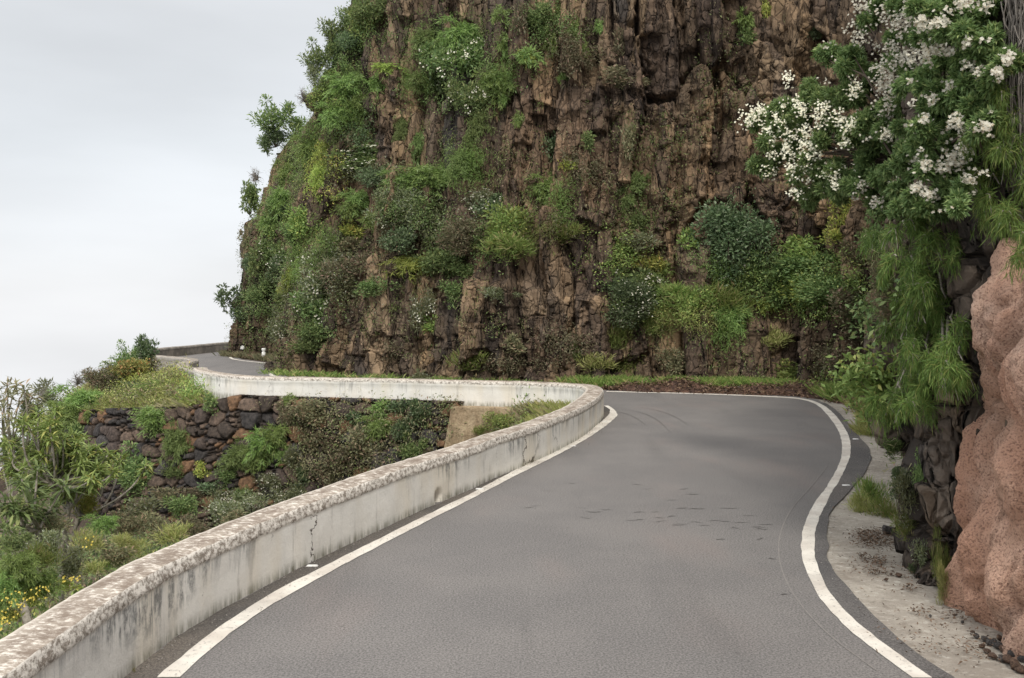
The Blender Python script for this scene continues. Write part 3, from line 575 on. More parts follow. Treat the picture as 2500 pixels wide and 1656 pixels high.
cliff = link("cliff", mesh("cliff", CV.reshape(-1, 3), gridf(len(CB), nz_)[:, ::-1], CLIFF, dict(tint=TN.reshape(-1, 3)), smooth=False), kind="structure")

# pink sprayed-concrete outcrop at the right
pb = [(5.2, 9.3), (4.55, 8.75), (4.1, 8.25), (3.84, 7.8), (3.76, 7.2), (3.78, 6.6), (3.85, 5.6), (3.95, 4.2), (4.0, 2)]
PB, ps = smooth_line(pb, .022, 3); nP = normals2(PB)
if nP[len(nP) // 2, 0] > 0: nP = -nP
pz = np.linspace(-.05, 3.05, 150); S = ps[:, None] + 0 * pz[None]; Z = pz[None] + 0 * S
d = .27 * fbm(S * .9 + .25 * Z, Z * .42, 0, 3, 131) + .15 * fbm(S * 2.4 + .5 * Z, Z * 1.1, 0, 4, 132)
d += .10 * (1 - 2 * np.abs(fbm(S * 1.5 - .4 * Z, Z * .7, 3, 2, 133))) + .022 * fbm(S * 11, Z * 11, 0, 3, 134) + .010 * fbm(S * 38, Z * 38, 0, 2, 135)
g1_, g2_, g3_ = cells(S / .5 + .4 * fbm(S, Z, 0, 2, 3), Z / 1.5 + .3 * fbm(S, Z, 4, 2, 3), 137); d += .13 * sst(0, .4, g2_ - g1_) - .06
n9 = fbm(S * .8 - .35 * Z, Z * .35, 7, 3, 138); n8 = fbm(S * 1.9 + .3 * Z, Z * .7, 2, 3, 139)
d -= .11 * np.exp(-(n9 / .08) ** 2) + .08 * np.exp(-(n8 / .06) ** 2) + .09 * np.exp(-((fbm(S * 2.2, Z * 2.2, 5, 2, 145) - .34) / .14) ** 2) * 1.3
d -= .03 + .012 * Z + .20 * sst(2.6, 3.05, Z) ** 2; d += .05 * sst(.5, 0, Z)
PX = PB[:, 0:1] + nP[:, 0:1] * d; PY = PB[:, 1:2] + nP[:, 1:2] * d; PZ = Z + .22 * fbm(S * 1.2, 0 * S, 0, 2, 136) * sst(2.2, 3, Z) + .10 * sst(4.0, 3.6, Y0[0, 0] * 0 + 4) * 0
G = np.stack([PX, PY, PZ], 2); bk = G[:, -1:].copy(); bk[:, 0, :2] -= nP * 1.3; bk[:, 0, 2] += .1
G = np.concatenate([G, bk], 1)
link("sprayed_concrete_outcrop", mesh("sprayed_concrete_outcrop", G.reshape(-1, 3), gridf(len(PB), 151)[:, ::-1] if True else None, PINK, smooth=True),
     label="lumpy pink sprayed-concrete rock facing at the right edge beside the concrete apron", category="rock facing")

# ------------------------------------------------------------------ what a photo pixel meets: plants grow on the real surface
dg = bpy.context.evaluated_depsgraph_get(); dg.update()
solid = [o for o in sc.objects if o.type == 'MESH' and o.name.split('.')[0] in ("ground", "cliff", "retaining_wall", "buttress", "sprayed_concrete_outcrop")]
trees = {o.name: BVHTree.FromObject(o, dg) for o in solid}
EYE = Vector((0, 0, H))
def pixdir(x, y): return Vector(((x - 1250) / F, 1, -(y - HZ) / F))
def hit(x, y, only=None):
    d = pixdir(x, y).normalized(); best = None
    for nm, t in trees.items():
        if only and nm not in only: continue
        p, n, i, ds = t.ray_cast(EYE, d)
        if p is not None and (best is None or ds < best[2]): best = (p, n, ds)
    return best
def drop(x, y, z=3.):
    p, n, i, ds = trees["ground"].ray_cast(Vector((x, y, 60)), Vector((0, 0, -1))); return p

# ------------------------------------------------------------------ plant builders (unit size; every copy shares its mesh)
def clumps(r, n, flat_=1.):
    c = unit(r.normal(size=(n, 3))) * (r.rand(n, 1) ** .45) * .78; c[:, 2] *= flat_; return c
def leafy(seed, n, ls, nc=14, asp=.5, droop=.0, up=.35, cr=.34):
    r = np.random.RandomState(seed); C = clumps(r, nc); wgt = r.rand(nc) + .4; rad = cr * (.65 + .7 * r.rand(nc))
    ci = r.choice(nc, n, p=wgt / wgt.sum()); o = unit(r.normal(size=(n, 3))); sh = r.rand(n, 1) ** .4
    c = C[ci] + o * sh * rad[ci][:, None]
    a = unit(o * .9 + r.normal(size=(n, 3)) * .5 + np.array([0, 0, up - droop])); nn = unit(np.array([0, 0, 1.]) + r.normal(size=(n, 3)) * .55 + o * .3)
    return leafq(c, a, nn, ls * (.6 + .8 * r.rand(n)), ls * asp * (.7 + .6 * r.rand(n))), C, rad
def twigs_to(C, r, base=(0, .5, -.6), rad=.03):
    ps = []
    for c in C:
        t = np.linspace(0, 1, 6)[:, None]; b = np.array(base); m = (b + c) / 2 + r.normal(size=3) * .15 + np.array([0, 0, -.1])
        ps.append(tube((1 - t) ** 2 * b + 2 * t * (1 - t) * m + t * t * c, np.linspace(rad, rad * .25, 6), 5))
    return join(ps)
def petals(C, rad, r, nclu, per, sz, spread=.12, front=True):
    pts = []
    for i in range(nclu):
        j = r.randint(len(C)); d = unit(r.normal(size=3) + np.array([0, -.5 if front else 0, .35])); c0 = C[j] + d * rad[j] * 1.02
        pts.append(c0 + r.normal(size=(per, 3)) * spread * np.array([1, .6, .9]))
    return bloom(np.vstack(pts), sz, r)
def bloom(P, sz, r, k=4):
    n = len(P); th = r.rand(n) * 6.28; out_ = []
    f = unit(r.normal(size=(n, 3)) * .7 + np.array([-.3, -1.0, .5])); u = unit(np.cross(f, r.normal(size=(n, 3)))); v = np.cross(f, u)
    for i in range(k):
        a = th + i * 2 * np.pi / k; ax = np.cos(a)[:, None] * u + np.sin(a)[:, None] * v + f * .25
        out_.append(leafq(P, unit(ax), f, sz * (.8 + .4 * r.rand(n)), sz * .85))
    return join(out_)
def feathery(seed, nspray, per, Ln, Wd, droop=.5, spread=1., reach=.75):
    r = np.random.RandomState(seed); C = []; A = []; ps = []
    for i in range(nspray):
        d = unit(r.normal(size=3) * np.array([1, .8, .7]) + np.array([0, -.2, .35])) * spread; L0 = reach * (.5 + .5 * r.rand())
        st = r.normal(size=3) * .18; t = np.linspace(0, 1, 9)[:, None]
        P = st + d * L0 * t + np.array([0, 0, -1.]) * droop * (t ** 2) * L0
        if i % 3 == 0: ps.append(tube(P, np.linspace(.012, .004, 9), 4))
        tt = r.rand(per) ** .7; q = np.stack([np.interp(tt, t[:, 0], P[:, k]) for k in range(3)], 1)
        C.append(q + r.normal(size=(per, 3)) * .035); A.append(unit(d * .55 + np.array([0, 0, -droop * 1.3]) * tt[:, None] + r.normal(size=(per, 3)) * .45))
    C = np.vstack(C); A = np.vstack(A); n = len(C)
    return leafq(C, A, unit(r.normal(size=(n, 3)) + np.array([0, -.6, .8])), Ln * (.6 + .8 * r.rand(n)), Wd, .05), join(ps)
def tuft(r, n, ht, wd, lean=.5):
    b = r.normal(size=(n, 3)) * np.array([.35, .35, 0]); d = unit(r.normal(size=(n, 3)) * np.array([lean, lean, 0]) + np.array([0, 0, 1.])); h = ht * (.5 + .7 * r.rand(n))[:, None]
    s = unit(np.cross(d, r.normal(size=(n, 3)))) * wd; m = b + d * h * .6; e = b + d * h + np.array([0, 0, -.25]) * h + d * np.array([1, 1, 0]) * h * .5
    return np.stack([b - s, b + s, m + s * .7, e], 1).reshape(-1, 3), np.arange(4 * n).reshape(-1, 4)
PROTO = {}
def proto(kind, size, var):
    key = (kind, size, var)
    if key in PROTO: return PROTO[key]
    sd = abs(hash((kind == 'x', size, var))) % 1000; sd = sum(map(ord, kind)) * 7 + size * 101 + var * 13; r = np.random.RandomState(sd); parts = []
    n, ls = ((500, .27), (1500, .165), (3800, .105), (9000, .07))[size]
    base = kind.split('_')[0]
    if base in ('dark', 'mid', 'bright', 'olive', 'blue', 'yellow', 'rust'):
        fl = kind.endswith('_f'); (V, Q), C, rad = leafy(sd, n, ls, 9 + 5 * size, .42 if base != 'blue' else .3)
        parts.append(('foliage', mesh('foliage', V, Q, LEAF[base]))); V, Q = twigs_to(C, r); parts.append(('branches', mesh('branches', V, Q, BARK)))
        if fl: V, Q = petals(C, rad, r, (9, 16, 26, 40)[size], (3, 5, 7, 12)[size], ls * .26, .09); parts.append(('blossoms', mesh('blossoms', V, Q, LEAF['flower'])))
    elif base in ('feather', 'featherb', 'feathery'):
        (V, Q), (V2, Q2) = feathery(sd, (34, 60, 100, 170)[size], (22, 36, 60, 90)[size], (.30, .22, .17, .12)[size], (.055, .034, .022, .013)[size])
        parts.append(('sprays', mesh('sprays', V, Q, LEAF[base]))); parts.append(('branches', mesh('branches', V2, Q2, BARK)))
    elif base == 'twig':
        P = []
        for i in range(26):
            d = unit(r.normal(size=3)) * .5
            for j in range(4):
                e = d + unit(r.normal(size=3)) * .45; P.append(tube(np.array([[0, .4, -.3], d * .5 + r.normal(size=3) * .08, d, (d + e) / 2 + r.normal(size=3) * .06, e]), (.018, .014, .01, .007, .004), 4))
        V, Q = join(P); parts.append(('twigs', mesh('twigs', V, Q, TWIG)))
    elif base in ('grass', 'dry', 'gold'):
        n = (520, 1400, 3000, 6500)[size]; (V, Q), C, rad = leafy(sd, n, (.48, .36, .25, .17)[size], 18, (.11, .085, .07, .06)[size], 0, 1.1, .32)
        parts.append(('blades', mesh('blades', V, Q, LEAF[base])))
    PROTO[key] = parts; return parts
NM = dict(dark='shrub', mid='shrub', bright='shrub', olive='shrub', blue='shrub', yellow='shrub', rust='shrub', feather='feathery_shrub', featherb='feathery_shrub', feathery='feathery_shrub', twig='dry_bush', grass='grass_tuft', dry='grass_tuft', gold='grass_tuft')
LOOK = dict(dark='dark green leafy shrub', mid='mid green leafy shrub', bright='light green leafy shrub', olive='dull olive shrub', blue='grey-green narrow-leaved shrub', yellow='yellow-green leafy shrub', rust='leafy shrub with reddish tips',
            feather='bright green feathery shrub', featherb='deep green feathery shrub', feathery='lime green feathery shrub', twig='bare twiggy dry bush', grass='green grass tuft', dry='straw-coloured dry grass tuft', gold='yellow-green grass tuft')
placed = []
rp_ = np.random.RandomState(77)
def plant(x, y, rx, ry, kind, where, only=None, out_=.30, at=None, grow=1.62):
    """x, y: photo pixel of the middle; rx, ry: half width and height there"""
    if at is None:
        hh = hit(x, y, only)
        if hh is None:
            for k_ in range(1, 14):
                hh = hit(x + k_ * .18 * rx, y + k_ * .10 * ry, only)
                if hh: break
            if hh is None: return
            hh = (EYE + pixdir(x, y).normalized() * (hh[2] + .1), hh[1], hh[2])
        p = hh[0].copy()
        p = p - pixdir(x, y).normalized() * (out_ * (rx + ry) / 2 * p.y / F)
    else: p = EYE + pixdir(x, y) * at
    rw, rh = rx * p.y / F, ry * p.y / F; m = (rw + rh) / 2; pw = m * F / p.y
    size = 0 if pw < 26 else 1 if pw < 48 else 2 if pw < 95 else 3
    var = rp_.randint(3); parts = proto(kind, size, var); base = kind.split('_')[0]
    root = bpy.data.objects.new(NM[base], None); sc.collection.objects.link(root); root.empty_display_size = .1
    root.location = p; root.scale = (rw * grow, m * .9, rh * grow); root.rotation_euler = (0, 0, rp_.uniform(-.5, .5))
    for nm, me in parts:
        c = bpy.data.objects.new(nm, me); sc.collection.objects.link(c); c.parent = root
    placed.append(dict(o=root, x=x, y=y, kind=kind, where=where, r=m, pw=pw)); return root
def batch(txt, ox, oy, f, where, only=None, bank=False, **kw):
    for ln in txt.split(';'):
        t = ln.split()
        if len(t) >= 5 and bank: plant(ox + float(t[0]) / f, oy + float(t[1]) / f, float(t[2]) / f, float(t[3]) / f, t[4], where, at=7.6 + 3.4 * float(t[0]) / f / 700 + max(0, 420 - float(t[1])) / 420 * 3.2, **kw)
        elif len(t) >= 5: plant(ox + float(t[0]) / f, oy + float(t[1]) / f, float(t[2]) / f, float(t[3]) / f, t[4], where, only, **kw)
CL = ("cliff",)
batch("""1180 60 110 90 mid;1040 150 80 80 mid;1150 190 80 120 bright;930 260 90 100 mid;820 400 80 90 mid;1050 330 90 80 dark;960 430 80 90 dark;810 600 80 90 blue;1000 620 130 100 feather;
1080 760 100 100 feather;930 820 90 90 feather;500 830 100 100 mid;520 1000 100 60 dark;750 1060 100 90 feather;860 1150 80 130 feathery;600 1250 90 120 feather;820 1310 70 120 feathery;560 1480 100 80 mid;
350 1450 50 80 mid;370 1270 55 60 twig;710 700 45 60 twig;640 940 80 70 mid;440 1060 60 60 mid""", 500, 0, 2.959, "on the sky edge of the cliff", CL)
batch("""1320 480 100 50 feathery;1240 580 60 80 feather;1590 290 90 90 featherb;1850 230 130 110 feather;1900 350 120 120 mid_f;1750 430 150 130 mid_f;1760 600 130 140 dark;1900 700 100 120 mid_f;1560 580 90 70 featherb;
1430 940 60 100 featherb;1550 1040 70 120 featherb;1180 1130 190 70 mid_f;1080 1200 150 80 blue_f;1250 1310 140 80 dark;1650 1270 190 90 feather;1850 1180 100 110 featherb;2110 600 120 110 feather;2130 100 60 70 feather;
2180 330 50 80 feather;2300 130 60 80 olive;2330 400 50 60 feathery;1970 920 80 140 featherb;2270 860 45 60 feather;1420 1290 120 70 feather;1080 1480 110 80 feather;1450 1490 170 80 mid;1960 1450 110 70 blue_f;1100 1010 70 60 olive;1700 250 70 60 dark""", 500, 0, 2.959, "high on the cliff", CL)
batch("""580 120 90 110 feather;330 130 55 90 mid;600 190 110 60 dark;480 290 80 80 feather;700 260 110 80 bright;640 370 90 70 mid;520 480 90 80 mid_f;560 600 90 90 dark_f;400 600 70 80 mid;620 700 60 110 feathery;
200 800 75 75 dark;370 780 90 80 mid;570 870 80 70 mid;480 960 50 60 mid;560 1040 80 80 blue_f;700 560 60 110 feather;330 400 50 70 olive;350 560 50 60 dark;240 920 45 45 dark""", 500, 450, 2.959, "on the cliff nose over the far road", CL)
batch("""1100 120 110 90 feather;1450 180 170 120 blue;1350 320 100 90 blue_f;1370 430 110 80 dark;1650 300 120 100 blue;1480 590 140 80 feathery;1700 520 150 100 mid;1250 740 120 50 mid;1950 400 200 110 olive;
950 560 160 130 blue_f;1080 660 160 140 olive;830 700 110 110 blue_f;830 880 130 110 mid_f;800 1030 120 90 mid;740 1150 100 60 mid;1900 640 110 55 mid;1580 900 80 110 blue_f;1600 1010 90 50 bright;1800 780 90 70 mid;2080 200 120 90 dark_f;2130 790 110 45 blue;2240 1180 90 60 olive;1900 1290 90 60 grass;950 420 110 60 olive;1200 250 80 60 feather;2180 320 110 90 bright;1060 320 90 60 yellow""", 500, 450, 2.959, "on the left half of the cliff", CL)
batch("""90 300 60 70 feather;260 390 90 60 feather;430 300 60 90 feather;600 220 60 80 feather;480 110 60 80 feather;280 120 100 80 mid;660 350 45 40 feather;950 330 60 90 olive;520 560 50 45 feather;960 560 130 60 olive;
450 1080 90 120 dark;580 1190 70 60 yellow;400 1340 120 90 feather;400 1480 60 90 feather;1050 1330 110 90 featherb;990 1440 50 70 featherb;1010 1020 50 90 olive;700 1040 50 60 mid;1840 130 80 70 feather;1870 290 80 50 mid;1980 40 35 70 yellow;780 190 40 50 feather;90 700 40 60 feather;2330 230 60 50 dark""", 1200, 0, 2.959, "on the upper right cliff face", CL)
batch("""100 300 150 130 bright;130 450 140 80 grass;480 350 120 70 grass;1100 280 100 90 mid;1080 430 80 50 blue;1130 560 80 70 yellow;1760 350 220 170 dark;1790 520 200 150 dark_f;1640 290 110 100 dark;1450 420 80 70 bright;
1060 700 120 100 mid_f;1020 870 190 110 dark_f;940 800 120 90 dark;1400 820 130 80 grass;1280 930 120 60 grass;1120 1030 120 60 grass;1640 850 170 110 grass;1720 1000 120 150 feather;1950 850 70 60 feathery;910 1120 70 80 grass;
590 1180 45 50 feather;2250 600 150 110 bright;2150 760 160 120 mid;2010 1130 110 60 gold;1320 1270 90 80 olive;1200 640 90 60 bright;1880 640 110 90 feather;2120 1390 110 70 bright;760 1300 90 50 gold""", 1200, 450, 2.959, "low on the cliff behind the bend", CL)
# right side of the bend
batch("""200 600 120 80 bright;300 760 260 100 mid;550 950 300 150 mid;700 640 110 120 olive;620 320 120 170 yellow;600 500 140 70 yellow;700 1150 170 120 olive;250 1050 180 120 yellow;950 480 110 160 mid;1050 850 150 190 olive;1150 1180 200 160 olive;750 1350 200 130 olive""", 1900, 450, 3.92, "on the cliff at the right of the bend", CL)
batch("""120 270 120 90 bright;470 250 150 100 olive;820 420 170 120 blue;720 300 150 110 olive;960 600 170 90 mid;870 530 120 70 gold;1100 690 130 80 feather;660 380 90 70 gold;900 300 150 120 olive;1040 480 140 110 olive;1180 620 120 100 feather;600 300 110 80 blue;1020 350 130 120 blue""", 1900, 850, 3.92, "in the verge at the right of the bend", None, grow=.95, out_=.12)

# the weeping shrub that hangs over the dark rock, hung from boughs rooted in the cliff
def weeping(name, blobs, depth, seed, lab, kinds='weep', dens=1., Wd=.0062, root=None):
    r = np.random.RandomState(seed); rt = bpy.data.objects.new(name, None); sc.collection.objects.link(rt)
    C, A, Ls, ps = [], [], [], []
    rootp = None
    for (x, y, rx, ry) in blobs:
        Y = depth(x, y); ns = int(dens * (12 + rx * ry / 110)); 
        subs = [(r.uniform(-1, 1), r.uniform(-1, 1), r.uniform(-.45, .3)) for _ in range(max(3, int(rx * ry / 420)))]
        for i in range(ns):
            sb_ = subs[i % len(subs)]; a, q = sb_[0] + r.normal() * .14, sb_[1] + r.normal() * .10
            yy = Y + sb_[2] + r.normal() * .05; p = EYE + pixdir(x + a * rx, y - ry * .6 + q * ry * .8) * yy; p = np.array(p); sc_ = Y / F
            d = unit(np.array([a * .6 + r.normal() * .35, r.normal() * .5, .35 + r.rand() * .4])); L0 = (20 + 40 * r.rand()) * sc_ * 1.05
            t = np.linspace(0, 1, 8)[:, None]; P = p + d * np.array([.7, .8, .9]) * L0 * t + np.array([0, 0, -1.35]) * L0 * t ** 2
            if r.rand() < .3: ps.append(tube(P, np.linspace(.006, .002, 8), 4))
            per = 46; tt = r.rand(per); qd = np.stack([np.interp(tt, t[:, 0], P[:, k]) for k in range(3)], 1)
            C.append(qd + r.normal(size=(per, 3)) * .018); A.append(unit(d * (.5 - tt[:, None] * .4) + np.array([0, 0, -1.]) * (.25 + .9 * tt[:, None]) + r.normal(size=(per, 3)) * .28))
        ps.append(tube(np.array([root + r.normal(size=3) * .08, (root + np.array(EYE + pixdir(x, y - ry * .5) * Y)) / 2 + r.normal(size=3) * .12, np.array(EYE + pixdir(x, y - ry * .5) * Y), np.array(EYE + pixdir(x + 10, y) * (Y - .1))]), (.022, .015, .010, .004), 6))
    C = np.vstack(C); A = np.vstack(A); n = len(C)
    V, Q = leafq(C, A, unit(r.normal(size=(n, 3)) + np.array([-.3, -.8, .5])), .085 * (.6 + .9 * r.rand(n)), Wd, .05)
    link("sprays", mesh("sprays", V, Q, LEAF[kinds]), rt); V, Q = join(ps); link("branches", mesh("branches", V, Q, PBARK), rt)
    rt['label'] = lab; rt['category'] = 'shrub'; return rt
def over(f, off=.3):
    def g(x, y):
        h_ = hit(x, y, ("cliff", "sprayed_concrete_outcrop")); return min(f(x), h_[0].y - off) if h_ else f(x)
    return g
dep = over(lambda x: 12.6 - (x - 2120) / 250 * 3.4)
bl = [(2190,560,45,40),(2260,570,55,45),(2150,630,55,45),(2225,650,65,50),(2290,640,45,45),(2240,720,60,50),(2190,700,50,45),(2300,730,45,45),(2250,790,60,50),(2200,850,50,50),(2260,870,60,55),(2320,800,40,50),(2220,930,50,45),(2280,940,45,40),(2340,880,32,40),(2310,900,35,35),(2230,1000,60,35),(2160,1010,60,40),(2300,960,45,40),(2180,960,45,40)]
weeping("weeping_shrub", [(x + 14 if x < 2200 else x, y, rx * .74, ry) for x, y, rx, ry in bl], dep, 5, "tall bright green weeping shrub hanging down over the dark rock", root=np.array(EYE + pixdir(2345, 560) * 10.0))
bl = [(2440,300,50,50),(2490,290,45,60),(2420,370,45,40),(2480,390,50,50),(2430,450,40,35),(2490,470,40,45),(2440,520,45,30),(2490,540,40,35),(2500,610,18,50)]
weeping("weeping_shrub", bl, over(lambda x: 8.3, .15), 6, "bright green feathery shrub hanging over the top of the pink rock", root=np.array(EYE + pixdir(2470, 560) * 8.6))

r = np.random.RandomState(8); ps = []
for i in range(90):
    x = 2455 + 60 * r.rand(); y0_ = -120 + 200 * r.rand(); Yv = (hit(x, max(y0_, 5), CL) or (None, None, 9))[0]; Yv = (Yv.y if Yv else 8.2) - .08 - .15 * r.rand()
    t = np.linspace(0, 1, 12); P = np.array([EYE + pixdir(x + 26 * (vn(k_ * 3 + i, i, 0, 2)) + 10 * k_, y0_ + (150 + 150 * (i % 3)) * k_) * (Yv + .04 * float(vn(k_ * 5, i, 1, 3))) for k_ in t])
    ps.append(tube(P, np.linspace(.007, .003, 12), 4))
V, Q = join(ps); vn_ = link("hanging_vines", mesh("hanging_vines", V, Q, TWIG), label="curtain of bare grey vines hanging on the rock in the top right corner", category="vine")
# the great white-flowering shrubs at the top right
def flowering(name, pts, depth, seed, lab, fl, rootpx, leafcol='dark', leafL=.072, per=330):
    r = np.random.RandomState(seed); rt = bpy.data.objects.new(name, None); sc.collection.objects.link(rt); Cn, Rd = [], []
    cs_, ax_, nn_ = [], [], []; root = np.array(EYE + pixdir(rootpx[0], rootpx[1]) * rootpx[2]); ps = []
    for (x, y, rr) in pts:
        if r.rand() < .16: continue
        rr = rr * r.uniform(.7, 1.15)
        for j in range(3):
            Y = depth(x, y) + r.uniform(-.6, .35); c = np.array(EYE + pixdir(x + r.normal() * rr * .35, y + r.normal() * rr * .35) * Y); rad = rr * Y / F * .50
            o = unit(r.normal(size=(per, 3))); cs_.append(c + o * r.rand(per, 1) ** .4 * rad); ax_.append(unit(o * .8 + r.normal(size=(per, 3)) * .8 + np.array([0, 0, .05]))); nn_.append(unit(np.array([-.1, -.3, 1.]) + r.normal(size=(per, 3)) * .5))
            if j == 0:
                t = np.linspace(0, 1, 8)[:, None]; m = (root + c) / 2 + r.normal(size=3) * .2 + np.array([0, .2, .25]); ps.append(tube((1 - t) ** 2 * root + 2 * t * (1 - t) * m + t * t * c, np.linspace(.035, .006, 8), 5))
    c = np.vstack(cs_); n = len(c)
    V, Q = leafq(c, np.vstack(ax_), np.vstack(nn_), leafL * (.6 + .8 * r.rand(n)), leafL * .33 * (.7 + .6 * r.rand(n)))
    link("foliage", mesh("foliage", V, Q, LEAF[leafcol]), rt); V, Q = join(ps); link("branches", mesh("branches", V, Q, BARK), rt)
    P = []
    for (x, y, rr) in fl:
        Y = depth(x, y) - .70; k_ = int(26 + rr * rr * .06)
        g = r.normal(size=(k_, 2)) * rr * .55
        yy = Y + r.normal(size=k_) * .06 + (g ** 2).sum(1) / rr ** 2 * .12
        P += [np.array(EYE + pixdir(x + a, y + b) * q_) for (a, b), q_ in zip(g, yy)]
    for (x, y, rr) in pts:
        if r.rand() < .55:
            Y = depth(x, y) - .5; x0_, y0_ = x + r.normal() * rr * .5, y + r.normal() * rr * .5
            P += [np.array(EYE + pixdir(x0_ + a, y0_ + b) * (Y + r.normal() * .1)) for a, b in r.normal(size=(r.randint(4, 16), 2)) * rr * .2]
    V, Q = bloom(np.array(P), .018, r, 5); link("blossoms", mesh("blossoms", V, Q, LEAF['flower']), rt)
    rt['label'] = lab; rt['category'] = 'shrub'; return rt
def cv_(txt, rr, f=3.136, ox=1750, oy=0):
    o = []
    for t in txt.split(';'):
        q_ = [float(v) for v in t.split()]; o.append((ox + q_[0] / f, oy + q_[1] / f, (q_[2] if len(q_) > 2 else rr) / f * 1.0))
    return o
fdep = over(lambda x: 14.2 - (x - 1800) / 650 * 5.0, .45)
F_left = cv_("240 920 75;290 870 60;330 850 60;410 1100 60;650 850 60;620 800 60;810 840 85;780 900 60;930 890 60;1040 950 70;1000 980 60;720 1100 80;740 1180 85;700 1240 60;660 1120 60;580 1290 60;540 1190 70;520 1130 50;390 1310 60;600 1480 60;900 1370 75;860 1330 60;930 1420 50;990 1090 60;1060 670 60;500 950 60;560 1030 60;680 1000 60;390 1010 60;460 900 50;545 590 40;420 1180 40;1290 1030 60", 70)
L_left = cv_("300 920;400 880;480 830;560 760;600 680;700 700;800 760;900 740;1000 760;1100 740;480 960;430 1040;560 940;650 900;760 960;880 940;1000 1000;1120 1000;620 1060;540 1140;470 1200;400 1260;660 1180;760 1240;700 1300;820 1320;900 1340;1000 1250;1100 1150;1050 1100;1200 1050;1200 900;640 1420;720 1440;800 1450;900 1480;1000 1420;900 1180;820 1080", 105)
F_right = cv_("1330 790 90;1300 830 80;1350 700 70;1390 640 80;1270 540 80;1320 600 60;1340 370 80;1400 230 80;1380 170 60;1500 60 80;1470 110 60;1060 230 70;1100 300 60;1100 60 70;1270 100 70;1500 430 80;1440 440 60;1620 400 80;1700 350 80;1730 170 70;1660 190 60;1870 20 80;1920 320 60;1940 500 60;2020 560 60;2230 450 60;1800 670 60;1640 760 50;1310 1030 60;1590 910 50;1830 940 70;2060 980 60;1780 1230 80;1740 1290 60;1890 1150 70;1850 1250 60;1370 1400 60;1530 1440 50;1610 1490 50;1100 1440 50;1230 1540 60;1520 1200 50;1600 1260 50;1930 1370 50;1430 960 50;1250 660 50;1560 200 60;1800 400 50;1350 480 60;1570 140 40;2150 560 50;1480 620 60", 70)
L_right = cv_("1150 60;1250 30;1350 60;1450 40;1550 80;1650 60;1750 60;1850 100;1950 60;2050 80;2100 150;1150 180;1100 280;1150 380;1200 500;1250 440;1050 420;1000 480;950 420;1150 560;1350 300;1450 250;1550 300;1650 280;1750 260;1850 280;1950 250;2050 300;2120 280;2150 400;1350 480;1450 540;1550 500;1650 520;1750 480;1850 460;1950 430;2050 440;2200 460;1350 700;1450 660;1550 640;1650 640;1750 600;1850 580;1950 600;2050 620;2150 560;2100 700;1300 860;1400 840;1500 800;1600 820;1700 800;1800 800;1900 780;2000 780;2080 840;1250 1000;1350 1000;1450 980;1550 980;1650 960;1750 960;1850 940;1950 940;2050 960;1150 1200;1250 1200;1350 1150;1450 1150;1550 1120;1650 1140;1750 1120;1850 1100;1950 1100;2030 1120;1100 1350;1200 1350;1300 1320;1400 1300;1500 1320;1600 1300;1700 1300;1800 1280;1900 1260;1980 1240;1100 1500;1200 1480;1300 1480;1400 1460;1500 1500;1600 1450;1700 1460;1800 1420;1900 1400;1960 1340;1250 1600;1400 1600;1550 1580;1700 1580;1850 1540;880 460;800 560;960 560", 105)
flowering("flowering_shrub", L_left, fdep, 11, "white-flowering shrub arm reaching out leftwards over the road", F_left, (2200, 420, 11.9), 'mid', per=420)
flowering("flowering_shrub", L_right, lambda x, y: fdep(x, y) + .1, 12, "great dark green shrub covered in white flower clusters, at the top right", F_right, (2330, 520, 10.6), 'mid', .060, 420)

# ------------------------------------------------------------------ the gully and the knoll
GW = ("ground", "retaining_wall", "buttress")
for t_ in "1210 230 95 130 dark 31;1040 250 85 110 mid 31.5;1120 330 130 90 rust 30.5;960 400 150 90 mid 30.5;1010 350 80 60 rust 30;850 430 110 90 olive 30;640 440 60 70 twig 30;660 590 170 150 feather 28.6;560 700 150 130 feather 28.3;430 640 90 90 blue 29;740 700 70 80 feather 28;1150 430 110 60 yellow 30;1090 470 90 60 dark 29.5;380 560 70 70 twig 29;1250 310 60 60 olive 31;740 400 60 50 olive 30.5;900 330 60 60 twig 31".split(';'):
    q_ = t_.split(); plant(float(q_[0]) / 3.38, 800 + float(q_[1]) / 3.38, float(q_[2]) / 3.38, float(q_[3]) / 3.38, q_[4], "on the skyline of the knoll", at=float(q_[5]), grow=1.5)
batch("""1330 520 200 100 feather;1180 600 110 90 feather;1600 560 170 80 olive;
1300 740 150 110 feather;1450 960 110 160 featherb;380 560 80 90 blue;300 800 160 120 yellow;180 980 150 120 mid;1150 1120 150 130 mid;900 1130 110 100 blue;1100 1290 150 90 mid;1950 1080 130 110 featherb;2160 960 140 150 feather;
1750 640 60 60 mid;150 1230 110 90 yellow;60 1130 80 70 olive;330 1180 120 90 olive;1230 860 90 70 mid;250 700 100 80 dark;640 900 70 90 mid""", 0, 800, 3.38, "on the knoll and wall at the left", GW, grow=1.55)
batch("""1400 680 70 80 feather;1200 660 80 70 twig;1130 700 70 50 feather;1080 800 90 90 olive;1300 790 140 90 olive;1820 760 90 70 feather;2130 640 110 110 blue;2110 830 100 100 dark;1990 960 90 90 dark;1800 900 120 90 feather;1250 1000 120 100 olive;
1000 1000 110 130 feather;880 1150 110 90 feather;1080 1110 90 80 feather;740 1120 90 100 featherb;1150 1220 90 110 blue;1450 1120 130 120 olive;1700 1040 130 120 olive;2060 1080 90 90 mid;1800 1180 90 110 twig;1450 1290 110 90 olive;1250 1320 90 80 dark;2180 1180 80 70 olive;1600 840 90 60 dark;1950 740 70 60 dark""", 350, 750, 3.136, "on the wall below the far parapet", GW, grow=1.45)
